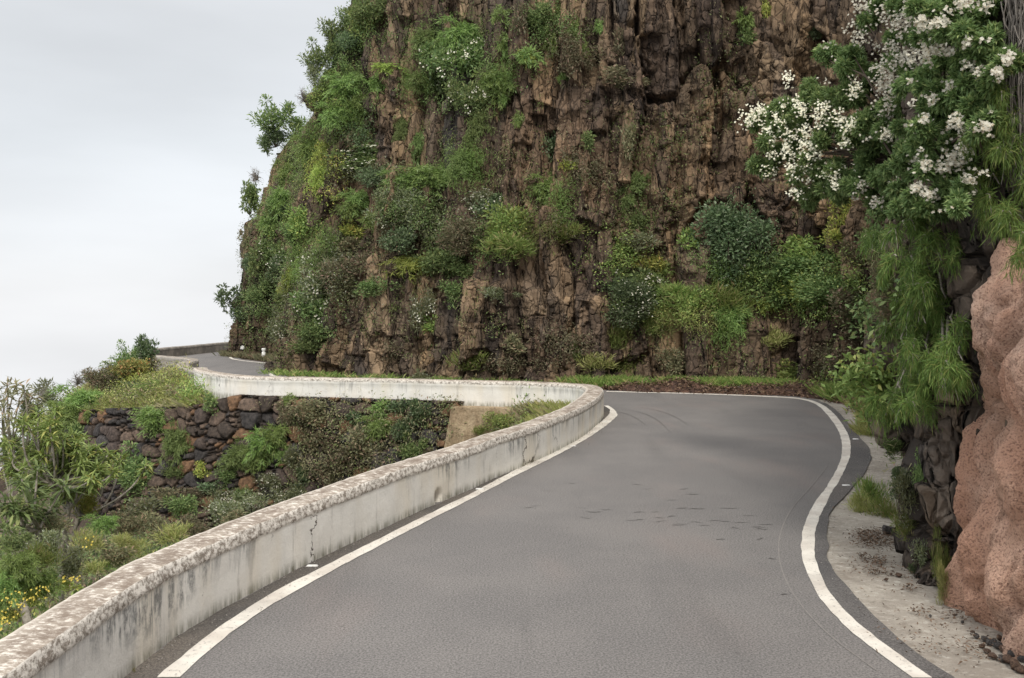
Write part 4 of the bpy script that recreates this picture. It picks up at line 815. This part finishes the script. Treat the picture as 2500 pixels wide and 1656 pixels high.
batch("""950 1340 130 90 blue_f;1120 1440 150 90 blue_f;620 1480 130 90 blue_f;400 1440 120 80 olive;650 1300 120 80 mid;200 1440 130 80 olive;780 1430 90 80 mid;250 1250 100 70 mid;450 1240 80 60 yellow;520 1360 100 60 dark""", 350, 750, 3.136, "down in the gully", GW, grow=1.2)
batch("""500 340 80 90 blue;170 400 120 100 blue;1600 440 60 70 blue;830 520 60 60 yellow;850 720 160 110 bright;920 770 90 60 yellow;1230 640 70 50 mid;680 800 70 50 grass""", 1000, 850, 3.92, "inside the hairpin", GW, grow=1.15)
batch("""150 620 190 180 feather;330 760 160 130 feather;60 800 120 160 feather;120 400 130 80 mid;400 430 150 120 blue;600 560 130 120 blue;330 560 130 100 grass;900 500 140 90 olive;720 430 90 80 gold;1050 480 130 80 gold;1300 300 150 110 olive;1420 360 100 70 gold;1150 160 160 110 blue;1480 130 120 90 mid;850 250 120 90 feather;
700 120 90 90 yellow;1830 170 140 110 blue_f;1600 280 100 80 olive;1000 250 130 100 olive;420 250 120 80 olive;2050 120 120 80 blue_f;1950 230 110 60 olive""", 0, 1200, 3.38, "on the near bank behind the parapet", ("ground",), grow=1.5, bank=True)

batch("""60 1010 90 80 yellow;240 880 120 70 yellow;560 770 100 45 yellow;180 720 120 100 feather;20 900 90 100 feather;430 700 120 80 mid;760 640 100 60 gold;900 600 90 60 grass""", 0, 1200, 3.38, "along the near parapet", ("ground",), grow=1.2, bank=True)
r = np.random.RandomState(31); P = []
for (x, y, sx, sy, n_) in ((15, 1512, 16, 14, 60), (60, 1462, 26, 9, 60), (95, 1440, 16, 6, 30), (172, 1412, 16, 5, 46), (218, 1322, 7, 12, 26), (30, 1470, 20, 14, 40)):
    for i in range(n_): P.append(np.array(EYE + pixdir(x + r.normal() * sx, y + r.normal() * sy) * (6.9 + x / 300 + r.normal() * .12)))
V, Q = bloom(np.array(P)[::2], .010, r, 4); link("yellow_blossoms", mesh("yellow_blossoms", V, Q, LEAF['yflower']), kind='stuff')
# candelabra succulents: forked stems with a whorl of narrow leaves on every tip
def candelabra(base, tips, seed, lab, leafk, L_=.17, nl=34):
    r = np.random.RandomState(seed); tips = list(tips) + [tuple(np.array(t[:3]) + r.normal(size=3) * np.array([.16, .25, .14])) + (t[3] if len(t) > 3 else 1.,) for t in tips for _ in range(3 if nl > 40 else 1 if nl > 30 else 0)]; rt = bpy.data.objects.new("candelabra_succulent", None); sc.collection.objects.link(rt); ps = []; C = []; A = []; W = []
    b = np.array(base); cl_ = np.array([t[:3] for t in tips]); hub = b * .30 + cl_.mean(0) * .70; hub[2] = min(hub[2], cl_[:, 2].min() + .15)
    ks = [b * .5 + hub * .5 + r.normal(size=3) * .12] + [hub + (cl_[i] - hub) * .35 + r.normal(size=3) * .08 for i in r.permutation(len(cl_))[:5]]
    tk = 1. if nl > 30 else .5
    ps.append(tube(np.array([b, (b + ks[0]) / 2 + r.normal(size=3) * .07, ks[0]]), (.05 * tk, .042 * tk, .036 * tk), 8))
    for k_ in ks[1:]: ps.append(tube(np.array([ks[0], (ks[0] + k_) / 2 + np.array([r.normal() * .08, r.normal() * .08, -.08]), k_]), (.032 * tk, .026 * tk, .02 * tk), 7))
    for t in tips:
        t3 = np.array(t[:3]); k_ = ks[1 + np.argmin([np.linalg.norm(q_ - t3) for q_ in ks[1:]])]; tt = np.linspace(0, 1, 9)[:, None]
        m = np.array([t3[0] * .8 + k_[0] * .2, t3[1] * .8 + k_[1] * .2, k_[2] * .75 + t3[2] * .25 - .05]) + r.normal(size=3) * .08; P = (1 - tt) ** 2 * k_ + 2 * tt * (1 - tt) * m + tt ** 2 * t3
        ps.append(tube(P, np.linspace(.015, .009, 9) * (.6 + .4 * tk), 6)); sz = t[3] if len(t) > 3 else 1.
        a = unit(r.normal(size=(nl, 3)) * np.array([1, 1, .6]) + np.array([0, 0, .2])); c0 = t3 + np.array([0, 0, .02]) + r.normal(size=(nl, 3)) * .015 - np.array([0, 0, 1]) * (r.rand(nl, 1) * .09)
        C.append(c0); A.append(a); W.append(np.full(nl, sz))
    C = np.vstack(C); A = np.vstack(A); W = np.concatenate(W); n = len(C); nn = unit(np.array([0, 0, 1.]) - A * A[:, 2:3] + 1e-3); b_ = unit(np.cross(A, nn)); LL = (L_ * W * (.7 + .5 * r.rand(n)))[:, None]; ww = .013 * W[:, None]
    m1_ = C + A * LL * .5; e = C + A * LL + np.array([0, 0, -.18]) * LL
    V = np.stack([C, m1_ + b_ * ww, e, m1_ - b_ * ww], 1).reshape(-1, 3)
    link("foliage", mesh("foliage", V, np.arange(4 * n).reshape(-1, 4), LEAF[leafk]), rt); V, Q = join(ps); link("stems", mesh("stems", V, Q, PBARK, smooth=True), rt)
    rt['label'] = lab; rt['category'] = 'succulent'; return rt
def tipsR1(txt, Y, seed):
    r = np.random.RandomState(seed); o = []
    for t in txt.split(';'):
        q_ = [float(v) for v in t.split()]; p = EYE + pixdir(q_[0] / 3.38, 800 + q_[1] / 3.38) * (Y + r.uniform(-.5, .5)); o.append((p.x, p.y, p.z, q_[2] if len(q_) > 2 else 1.))
    return o
gz = lambda x, y: drop(x, y).z
candelabra((-6.1, 11.2, gz(-6.1, 11.2)), tipsR1("130 480;30 560;200 510;270 570;290 640;90 740;20 740;30 660;160 600;60 470;240 560;20 830", 11.2, 1), 1, "tall thin candelabra succulent with grey whorls against the sky, at the far left", 'olive', .16, 26)
candelabra((-5.0, 10.6, gz(-5.0, 10.6)), tipsR1("600 890;520 930;440 950;380 1040;470 1040;560 1060;640 970;700 1080;790 1150;830 1210;740 1210;560 1170;430 1250;330 980;350 1130;620 1330;500 1340;250 1000;690 1320;300 1260;560 1000;460 1130;380 860;420 780", 10.8, 2), 2, "broad candelabra succulent crowded with light green drooping whorls", 'bright', .145, 44)
candelabra((-4.6, 9.3, gz(-4.6, 9.3)), tipsR1("250 1330 1.2;260 1400 1.3;240 1470 1.3;320 1500 1.1;130 1530;430 1480;60 1450;180 1250", 9.3, 3), 3, "low grey candelabra succulent with bare twisted stems above the near bank", 'mid', .18, 36)

# ------------------------------------------------------------------ grass, undergrowth and litter that nobody could count
def blades(name, P, ht, wd, mat, seed, per=9, lean=.5, label=None, jit=.07):
    r = np.random.RandomState(seed); P = np.repeat(np.asarray(P, float), per, 0); n = len(P); P = P + r.normal(size=(n, 3)) * np.array([jit, jit, 0])
    d = unit(r.normal(size=(n, 3)) * np.array([lean, lean, 0]) + np.array([0, 0, 1.])); h = (ht * (.4 + .9 * r.rand(n)))[:, None]; s_ = unit(np.cross(d, r.normal(size=(n, 3)))) * wd
    m = P + d * h * .6; e = P + d * h * 1.05 + np.array([1, 1, -.4]) * d * h * .35
    V = np.stack([P - s_, P + s_, m + s_ * .8, e], 1).reshape(-1, 3); return link(name, mesh(name, V, np.arange(4 * n).reshape(-1, 4), mat), kind='stuff')
rg = np.random.RandomState(9)
def scat(n, x0, x1, y0, y1, cond):
    X = rg.uniform(x0, x1, n); Y = rg.uniform(y0, y1, n); k_ = cond(X, Y); X, Y = X[k_], Y[k_]; wd_ = np.min(np.hypot(X[:, None] - WL[None, ::8, 0] - nW[None, ::8, 0] * .17, Y[:, None] - WL[None, ::8, 1] - nW[None, ::8, 1] * .17), 1); X, Y = X[wd_ > .40], Y[wd_ > .40]; return np.stack([X, Y, ground_z(X, Y) - .03], 1)
off_plat = lambda X, Y: ~inside(platform, X, Y)
tipc = lambda X, Y: off_plat(X, Y) & (Y > 15.5 + np.clip(.8 - X, 0, 9) * 2.2)
blades("dry_grass", scat(5200, -1.5, 2.2, 15.5, 24, tipc), .30, .008, LEAF['dry'], 1)
blades("yellow_grass", scat(3800, -1.5, 2.0, 15.5, 24, lambda X, Y: tipc(X, Y) & (fbm(X * .8, Y * .8, 0, 2, 5) > -.15)), .36, .009, LEAF['gold'], 2)
kn = lambda X, Y: inside(knoll_poly, X, Y) & off_plat(X, Y) & ((Y < 31.8 + .0 * X) | (X < -15.5))
blades("yellow_grass", scat(9000, -16.5, -7.2, 25.5, 38, lambda X, Y: kn(X, Y) & (fbm(X * .5, Y * .5, 0, 2, 6) > -.1)), .30, .008, LEAF['gold'], 3, 8, jit=.1, lean=.8)
blades("dry_grass", scat(9000, -16.5, -7.2, 25.5, 38, lambda X, Y: kn(X, Y) & (fbm(X * .5, Y * .5, 3, 2, 7) > .0)), .36, .007, LEAF['dry'], 4, 8, jit=.1, lean=.8)
blades("green_grass", scat(9000, -17, -7.2, 25.5, 40, kn), .26, .008, LEAF['grass'], 5, 5, jit=.1, lean=.8)
def creep(name, Pp, Nn, per, sp, ls, asp, mat, seed, down=.0):
    r = np.random.RandomState(seed); n = len(Pp) * per; P = np.repeat(Pp, per, 0); Q_ = np.repeat(Nn, per, 0); o = r.normal(size=(n, 3)) * sp * np.array([1, 1, 1 + down])
    P = P + o + Q_ * (.03 + np.abs(r.normal(size=(n, 1))) * sp * .7); a = unit(Q_ * .5 + r.normal(size=(n, 3)) * .6 + np.array([0, 0, .2 - down]))
    V, Q = leafq(P, a, unit(np.array([0, 0, 1.]) + Q_ * .4 + r.normal(size=(n, 3)) * .5), ls * (.5 + .9 * r.rand(n)), ls * asp); return link(name, mesh(name, V, Q, mat), kind='stuff')
def weeds(name, P, sp, ls, asp, mat, seed, per=14):
    if len(P): return creep(name, P + np.array([0, 0, sp * .8]), np.tile([[0, -.2, 1.]], (len(P), 1)), per, sp, ls, asp, mat, seed)
for j_, (cnt, mt_, th_) in enumerate(((2600, 'gold', -.3), (1900, 'olive', -.1), (1600, 'bright', .0), (1500, 'yellow', .05), (1300, 'dry', -.1), (900, 'mid', .1))):
    weeds("knoll_weeds", scat(cnt, -16.5, -7.2, 25.5, 38, lambda X, Y: kn(X, Y) & (fbm(X * .7 + j_ * 9, Y * .7, 0, 2, 60 + j_) > th_)), .14, .085, (.35, .45, .3, .4, .12, .45)[j_], LEAF[mt_], 70 + j_)
nb = lambda X, Y: off_plat(X, Y) & (X > -6.8) & (Y < 16)
blades("bank_grass", scat(16000, -7, .5, 4, 17, lambda X, Y: nb(X, Y) & (fbm(X * .7, Y * .7, 3, 2, 18) > -.05)), .30, .005, LEAF['grass'], 6, 8, lean=.7)
blades("dry_grass", scat(11000, -7, .5, 5, 19, lambda X, Y: off_plat(X, Y) & (fbm(X * .6, Y * .6, 3, 2, 8) > .02)), .34, .005, LEAF['dry'], 7, 7)
for j_, (cnt, mt_, asp_) in enumerate(((1100, 'olive', .4), (1500, 'mid', .45), (600, 'blue', .3), (1200, 'bright', .4), (500, 'dry', .12), (900, 'dark', .5))):
    weeds("gully_weeds", scat(cnt * 3, -14, .5, 9, 26, lambda X, Y: off_plat(X, Y) & ((Y < 21.5) | (X > -3)) & (fbm(X * .6 + j_ * 9, Y * .6, 0, 3, 80 + j_) > .12)), .20, .085, asp_, LEAF[mt_], 90 + j_, 20)
Pk = scat(1500, -9.3, -6.9, 25.6, 28.5, lambda X, Y: inside(knoll_poly, X, Y) & off_plat(X, Y)); blades("yellow_grass", Pk, .36, .009, LEAF['gold'], 55, 7, lean=.8); weeds("knoll_weeds", Pk[::3] + np.array([0, 0, .15]), .16, .09, .4, LEAF['bright'], 56)
# strip of grass at the foot of the cliff
ii = np.where((CB[:, 1] > 24) & (CB[:, 1] < 36) & (CB[:, 0] > -8))[0]; pk = rg.choice(ii, 5200); of = rg.rand(5200) ** 1.3 * 1.0 + .25
Pf = np.stack([CB[pk, 0] + nC[pk, 0] * of, CB[pk, 1] + nC[pk, 1] * of, 0 * of], 1); Pf = Pf[(fbm(Pf[:, 0] * .7, Pf[:, 1], 0, 3, 14) > -.28)]
blades("verge_grass", Pf[Pf[:, 0] > 1.5], .36, .008, LEAF['grass'], 9, 7); blades("verge_grass", Pf[(Pf[:, 0] <= 1.5)][::5], .22, .008, LEAF['grass'], 10, 5)
ii = np.where((CB[:, 1] > 40) & (CB[:, 1] < 47))[0]; pk = rg.choice(ii, 1500); of = rg.rand(1500) * .9 + .1
blades("verge_grass", np.stack([CB[pk, 0] + nC[pk, 0] * of, CB[pk, 1] + nC[pk, 1] * of, 0 * of], 1)[::2], .28, .010, LEAF['olive'], 11, 7)
ii = np.where((CB[:, 1] > 15) & (CB[:, 1] < 26) & (CB[:, 0] > 5))[0]; pk = rg.choice(ii, 3000); of = rg.rand(3000) ** 1.2 * 1.0 + .1
blades("verge_grass", np.stack([CB[pk, 0] + nC[pk, 0] * of, CB[pk, 1] + nC[pk, 1] * of, 0 * of], 1)[CB[pk, 1] > 17.5], .22, .006, LEAF['gold'], 12, 5, lean=.8)
# creeping growth on rock: little leaf tufts on the cliff and wall faces
nCZ = len(CZ); Z = ZCLIFF; si = rg.randint(0, len(CB), 90000); zi = rg.randint(6, nCZ - 2, 90000)
Pc = np.stack([CX[si, zi], CY[si, zi], Z[si, zi]], 1); Nc = np.c_[nC[si], np.zeros(len(si))]
ms = fbm(Pc[:, 0] * .45, Pc[:, 2] * .5, Pc[:, 1] * .3, 4, 15) + .25 * leftness[si, zi] + .10 * (Pc[:, 0] < 0) - .10; hi_ = (Z[si, zi] > 14) & (leftness[si, zi] < .3)
ok = (Pc[:, 1] < 50) & (Pc[:, 1] > 9) & ~hi_
dn = np.gradient(disp, axis=1)[si, zi]; ms = ms - np.clip(dn * 4, -.25, .25)
wb = rg.rand(len(si)); k1 = ok & (ms > .24) & (wb < .55)
creep("cliff_undergrowth", Pc[k1 & (wb < .3)], Nc[k1 & (wb < .3)], 9, .10, .085, .45, LEAF['mid'], 21, .3)
creep("cliff_undergrowth", Pc[k1 & (wb >= .3)], Nc[k1 & (wb >= .3)], 9, .10, .075, .4, LEAF['olive'], 22, .3)
k2 = ok & (ms > .0) & (ms < .18) & (wb > .93); creep("dry_creeper", Pc[k2], Nc[k2], 10, .10, .11, .10, LEAF['dry'], 23, .8)
k3 = ok & (ms > .10) & (wb > .62) & (wb < .72); creep("cliff_undergrowth", Pc[k3], Nc[k3], 16, .08, .12, .12, LEAF['feather'], 24, .5)
lush = defaultdict(list); rl = np.random.RandomState(123)
for (x, y, rx, ry, kd) in [(880,40,60,60,'mid'),(820,130,75,70,'mid'),(790,230,60,60,'bright'),(850,250,55,90,'feather'),(760,330,60,50,'feather'),(690,340,40,50,'mid'),(710,420,60,60,'feather'),(650,520,50,60,'mid'),(790,420,40,80,'yellow'),(700,560,60,70,'bright'),(660,650,60,70,'mid'),(730,650,50,80,'feather'),(640,760,60,60,'mid'),(700,740,40,80,'blue'),(790,600,45,60,'feather'),(870,330,40,60,'dark'),
    (1080,110,95,70,'feather'),(1100,200,105,65,'mid'),(1010,200,70,30,'feather'),(1240,190,60,50,'feather'),(910,425,115,28,'blue'),(1060,430,100,28,'feather'),(1150,400,40,50,'feather'),(1000,520,90,45,'mid'),(1090,560,80,50,'blue'),(1150,590,90,45,'mid'),(1260,575,110,38,'grass'),(1320,560,90,35,'olive'),(830,690,75,70,'blue'),(780,760,50,60,'mid'),(950,580,40,60,'olive'),(1130,660,60,22,'mid'),(1350,500,50,60,'feather'),
    (1560,735,60,30,'bright'),(1690,750,110,38,'bright'),(1760,690,75,60,'feather'),(1650,780,90,30,'gold'),(1900,660,120,50,'mid'),(1990,700,120,70,'bright'),(2060,740,90,60,'mid'),(1250,888,110,16,'olive'),(1500,895,70,18,'grass'),(1800,580,75,75,'dark'),(1780,780,60,60,'feather'),(1400,120,70,60,'olive'),(1330,60,60,50,'mid'),(1450,400,60,50,'olive'),(1500,620,60,50,'bright'),(2080,930,90,40,'bright'),(2030,880,50,40,'olive'),(970,850,50,20,'olive'),(1380,840,60,30,'olive')]:
    for i in range(int(rx * ry / 13)):
        g_ = rl.normal(size=2) * .55
        h_ = hit(x + g_[0] * rx, y + g_[1] * ry, CL)
        if h_ and vn(h_[0].x * 2.2, h_[0].z * 2.2, x, 5) > -.25: lush[kd].append((*(h_[0] - pixdir(x, y) * rl.uniform(0, .25)), *h_[1]))
for j_, (kd, P_) in enumerate(lush.items()):
    P_ = np.array(P_); narrow = kd in ('feather', 'grass', 'gold')
    N_ = P_[:, 3:]; N_ = N_ * np.sign(-N_[:, 1:2] + 1e-6); N_[:, 2] = 0
    creep("ledge_vegetation", P_[:, :3], unit(N_), 16 if narrow else 12, .11, .13 if narrow else .085, .10 if narrow else .45, LEAF[kd], 300 + j_, .2)
V3r = V3; a_ = rg.randint(0, V3r.shape[0], 20000); b_ = rg.randint(0, 119, 20000); Pw = V3r[a_, b_]; Nw = np.c_[nR[a_], np.zeros(len(a_))]
mw = fbm(Pw[:, 0] * .6, Pw[:, 2] * .7, 0, 4, 16) + np.where(rs_[a_] < 6.2, -.07 + .16 * (rs_[a_] < 1.6), -.42); wb = rg.rand(len(a_)); k1 = mw > .12
creep("wall_creeper", Pw[k1 & (wb < .17)], Nw[k1 & (wb < .17)], 9, .09, .07, .5, LEAF['olive'], 25, .3); creep("wall_creeper", Pw[k1 & (wb > .38) & (wb < .5)], Nw[k1 & (wb > .38) & (wb < .5)], 9, .09, .07, .5, LEAF['mid'], 26, .3)
k1 = mw > .02; creep("dry_creeper", Pw[k1 & (wb > .92)], Nw[k1 & (wb > .92)], 10, .09, .12, .09, LEAF['dry'], 27, .7)
Pg = scat(5000, -14, 0, 9, 24, lambda X, Y: off_plat(X, Y) & (fbm(X * .5, Y * .5, 2, 3, 17) > -.15)); Ng = np.tile([[0, -.3, .95]], (len(Pg), 1))
h1_ = len(Pg) // 2; creep("gully_undergrowth", Pg[:h1_], Ng[:h1_], 12, .14, .09, .45, LEAF['olive'], 28); creep("gully_undergrowth", Pg[h1_:], Ng[h1_:], 12, .14, .09, .45, LEAF['mid'], 29)

# ------------------------------------------------------------------ rocks and road furniture
def rock(seed, sq=(1, 1, .7)):
    import bmesh
    bm = bmesh.new(); bmesh.ops.create_icosphere(bm, subdivisions=3, radius=1); V = np.array([v.co[:] for v in bm.verts]); Q = np.array([[v.index for v in f.verts] for f in bm.faces]); bm.free()
    r = np.random.RandomState(seed)
    for i in range(9):
        n_ = unit(r.normal(size=3)); d_ = .55 + .3 * r.rand(); pr = V @ n_; V = V - np.where(pr > d_, pr - d_, 0)[:, None] * n_
    V *= 1 + .10 * fbm(V[:, 0] * 2, V[:, 1] * 2, V[:, 2] * 2, 4, seed)[:, None]; return V * np.array(sq), Q
RK = [rock(i, ((1, .8, .6), (1, .7, .75), (.9, .9, .55))[i % 3]) for i in range(6)]
RM = {}
def put_rock(name, x, y, rpx, z, mat, i, lab, grp=None):
    if (i, mat.name) not in RM: RM[(i, mat.name)] = mesh("stone", RK[i][0], RK[i][1], mat)
    X, Y = gp(x, y, z); sz = rpx * Y / F; o = link(name, RM[(i, mat.name)]); o.location = (X, Y, z + sz * .35); o.scale = (sz, sz, sz); o.rotation_euler = (0, 0, i * 1.3 + x)
    o['label'] = lab; o['category'] = 'stone'
    if grp: o['group'] = grp
put_rock("stone", 2167, 1302, 22, 0, DROCK, 1, "grey angular stone lying in dead leaves under the grass clump")
put_rock("stone", 2194, 1406, 10, 0, BROCK, 0, "brown flat stone alone in the middle of the concrete apron")
put_rock("stone", 2163, 1417, 7, 0, BROCK, 2, "small dark stone just left of the flat one on the apron")
put_rock("stone", 2175, 1403, 5, 0, BROCK, 3, "tiny stone between leaf litter on the concrete apron")
put_rock("stone", 2243, 1392, 12, 0, BROCK, 4, "reddish stone wedged at the foot of the dark rock")
put_rock("stone", 2168, 1108, 7, .1, DROCK, 5, "black knob of stone on the corner of the dark rock")
put_rock("stone", 2272, 1505, 5, 0, DROCK, 3, "tiny black stone in front of the pink outcrop")
put_rock("stone", 1822, 948, 13, 0, DROCK, 1, "dark boulder in the heap of fallen soil by the bend", None)
put_rock("stone", 1740, 945, 9, 0, BROCK, 4, "brown lump in the fallen soil left of the boulder", None)
fo = [(2385,1556,14),(2402,1563,16),(2420,1572,20),(2437,1580,22),(2398,1580,12),(2455,1590,24),(2425,1606,18),(2446,1612,20),(2462,1617,26),(2474,1600,22),(2490,1590,20),(2478,1630,30),(2494,1640,22),(2440,1560,14),(2410,1592,14),(2495,1612,18),(2375,1545,9),(2350,1520,8),(2330,1503,7),(2456,1566,14)]
ORD = "first second third fourth fifth sixth seventh eighth ninth tenth eleventh twelfth thirteenth fourteenth fifteenth sixteenth seventeenth eighteenth nineteenth twentieth".split()
for j, (x, y, rr) in enumerate(sorted(fo)):
    put_rock("stone", x, y, rr * .75, 0, (BROCK, DROCK)[j % 2], j % 6, "%s %s stone in the scree at the foot of the pink outcrop, %s from left" % (("big", "small")[rr < 17], ("brown", "dark")[j % 2], ORD[j]), "stones at the foot of the pink outcrop")
# heap of fallen soil and leaf litter along the outside of the bend
hl, hs = smooth_line([(2.6, 27.3), (4.2, 26.75), (6.0, 26.2), (7.6, 25.9), (8.5, 25.1), (8.6, 23.6), (8.3, 22.0), (7.9, 20.8)], .08, 2); hn = normals2(hl); wv = np.linspace(-1, 1, 26)
Sg = hs[:, None] + 0 * wv[None]; hw = .75 * np.minimum(1, np.minimum(hs, hs[-1] - hs) / 1.0) * (.75 + .35 * fbm(hs, 0 * hs, 0, 3, 33)); Wg = wv[None] * hw[:, None] + .35
hz_ = (.20 + .22 * fbm(Sg * .9, Wg * 2, 0, 4, 31)) * (1 - wv[None] ** 2) * np.minimum(1, np.minimum(hs, hs[-1] - hs) / .6)[:, None] + .05 * fbm(Sg * 6, Wg * 6, 0, 4, 32) * (1 - wv[None] ** 2) - .01
V = np.stack([hl[:, 0:1] + hn[:, 0:1] * Wg, hl[:, 1:2] + hn[:, 1:2] * Wg, hz_], 2).reshape(-1, 3)
k = M("fallen_soil"); HEAP = k.done(k.mix(k.rng(k.noise(6, 6, .75), .4, .62), (.045, .028, .022), (.15, .085, .06)), k.bump(k.noise(22, 6, .75), 1., .05))
link("fallen_soil", mesh("fallen_soil", V, gridf(len(hl), 26), HEAP), kind='stuff')
def litter(name, P, ls, mat, seed, zs=.02):
    r = np.random.RandomState(seed); n = len(P); a = unit(r.normal(size=(n, 3)) * np.array([1, 1, .35])); P = P + np.array([0, 0, 1.]) * r.rand(n, 1) * zs
    V, Q = leafq(P, a, unit(np.array([0, 0, 1.]) + r.normal(size=(n, 3)) * .5), ls * (.4 + 1. * r.rand(n)), ls * .35, .3); return link(name, mesh(name, V, Q, mat), kind='stuff')
vi = rg.randint(0, len(V), 5000); litter("leaf_litter", V[vi] + rg.normal(size=(5000, 3)) * np.array([.12, .12, .0]) + np.array([0, 0, .01]), .11, LEAF['litter'], 41, .06)
def lp(cx, cy, sx, sy, n):
    x = cx + rg.normal(size=n) * sx; y = cy + rg.normal(size=n) * sy; return np.array([(*gp(a, b), .0) for a, b in zip(x, y)])
litter("leaf_litter", np.vstack([lp(2120, 1310, 22, 8, 330), lp(2150, 1328, 35, 5, 200), lp(2105, 1365, 9, 4, 60), lp(2145, 1374, 12, 6, 130), lp(2135, 1399, 16, 2.5, 60), lp(2222, 1438, 9, 3, 50), lp(2245, 1497, 14, 4, 40), lp(2190, 1390, 70, 55, 120), lp(2390, 1580, 50, 22, 120), lp(2330, 1505, 22, 12, 60), lp(2240, 1395, 15, 8, 90), lp(2270, 1560, 70, 30, 120), lp(2150, 1320, 40, 14, 300), lp(2130, 1390, 40, 14, 140)]), .034, LEAF['litter'], 42, .05)
k = M("grey_grit"); GRIT = k.done(k.mix(k.noise(20, 2, .5), (.10, .09, .08), (.45, .42, .38)))
r_ = rg; i_ = r_.choice(np.where((WL[:, 1] > 5.8) & (ws < 25))[0], 900); o_ = -.02 - r_.rand(900) ** 2 * .34; Pq = np.stack([WL[i_, 0] + nW[i_, 0] * o_, WL[i_, 1] + nW[i_, 1] * o_, 0 * o_ + .012], 1)
litter("road_grit", Pq, .022, GRIT, 43, .004); i2 = r_.choice(np.where(ae[:, 1] < 24)[0], 900); litter("road_grit", np.stack([ae[i2, 0] + r_.normal(size=900) * .10 + .05, ae[i2, 1] + r_.normal(size=900) * .1, 0 * i2 + .012], 1), .022, GRIT, 44, .004)
# road studs
r_s = []
for j, (x, y, lab) in enumerate(((1171, 1195, "white road stud between wall and line, second from the camera on the left edge"), (1399, 1090, "white road stud beside the parapet where the bend tightens"), (1476, 1030, "white road stud at the very tip of the hairpin wall"), (762, 1383, "nearest white road stud at the foot of the long parapet"), (2089, 1073, "pale road stud on the far dark shoulder at the right"), (2066, 1186, "pale road stud on the dark shoulder at the right, the nearer one"))):
    X, Y = gp(x, y); a = .055; V = np.array([(-a, -.022, .004), (a, -.022, .004), (a, .022, .004), (-a, .022, .004), (-a * .8, -.013, .014), (a * .8, -.013, .014), (a * .8, .013, .014), (-a * .8, .013, .014)])
    if not r_s: r_s.append(mesh("road_stud", V, np.array([(4, 5, 6, 7), (0, 1, 5, 4), (1, 2, 6, 5), (2, 3, 7, 6), (3, 0, 4, 7)]), WHITE))
    o = link("road_stud", r_s[0]); o.location = (X, Y, 0); o['label'] = lab; o['category'] = 'road stud'; o['group'] = "road studs along the edge lines"
# the small roadside marker and the painted mark by the cliff corner
h_ = hit(638, 868, CL); X, Y = gp(638, 880); root = bpy.data.objects.new("marker_post", None); sc.collection.objects.link(root); root.location = (X, Y + .4, 0)
V, Q = tube([(0, 0, 0), (0, 0, .34), (0, 0, .36)], (.09, .085, .06), 10); link("post", mesh("post", V, Q, WHITE), root)
V, Q = tube([(0, 0, .36), (0, 0, .46), (0, 0, .52), (0, 0, .525)], (.06, .10, .08, .005), 10); link("cap", mesh("cap", V, Q, WHITE), root); root['label'] = "tiny white marker post in the grass near the cliff corner"; root['category'] = "marker post"
p = hit(592, 850, CL)
if p:
    V, Q = RK[2]; o = link("painted_stone", mesh("painted_stone", V, Q, WHITE)); o.location = p[0] - pixdir(592, 850) * .12; o.scale = (.13, .09, .22); o['label'] = "white painted stone set in the cliff corner at the far road"; o['category'] = 'painted stone'
# weeds on the near apron and at the wall's foot
batch("""2135 1225 30 45 grass;2160 1262 34 34 grass;2105 1250 26 30 gold;2205 1215 26 45 blue;2215 1290 28 34 grass;2200 1180 30 30 dark;2180 1092 34 20 mid;2245 1350 14 30 blue;2294 1385 14 60 grass;2300 1440 12 40 gold;2230 1382 12 16 dark;2250 1150 14 40 mid""", 0, 0, 1., "beside the concrete apron", None, grow=1.55)
for (x, y, rr, kd) in ((755, 1355, 13, 'olive'), (546, 1478, 9, 'grass'), (1238, 1147, 5, 'grass'), (327, 1640, 6, 'dry'), (1338, 1108, 5, 'grass'), (1388, 1085, 5, 'mid')):
    X, Y = gp(x, y); plant(x, y - rr * .6, rr * .7, rr * 1.2, kd, "at the foot of the long parapet", at=Y - .03, grow=1.)

# ------------------------------------------------------------------ labels of the plants: look, place, and rank among their like
grp_ = defaultdict(list)
for d in placed: grp_[(d['where'], d['kind'])].append(d)
for (wh, kd), L_ in grp_.items():
    b = kd.split('_')[0]; look = LOOK[b] + (", white-flowered" if kd.endswith('_f') else "")
    L_.sort(key=lambda d: d['x'])
    for i, d in enumerate(L_):
        lab = look + " " + wh
        if len(L_) == 2: lab += (", the left one", ", the right one")[i]
        elif len(L_) > 2: lab += ", " + ("leftmost" if i == 0 else "rightmost" if i == len(L_) - 1 else (ORD[i] if i < 20 else "late") + " from left")
        d['o']['label'] = lab; d['o']['category'] = 'grass tuft' if b in ('grass', 'dry', 'gold') else 'dry bush' if b == 'twig' else 'shrub'; d['o']['group'] = ('grass tufts ' if b in ('grass', 'dry', 'gold') else 'shrubs ') + wh
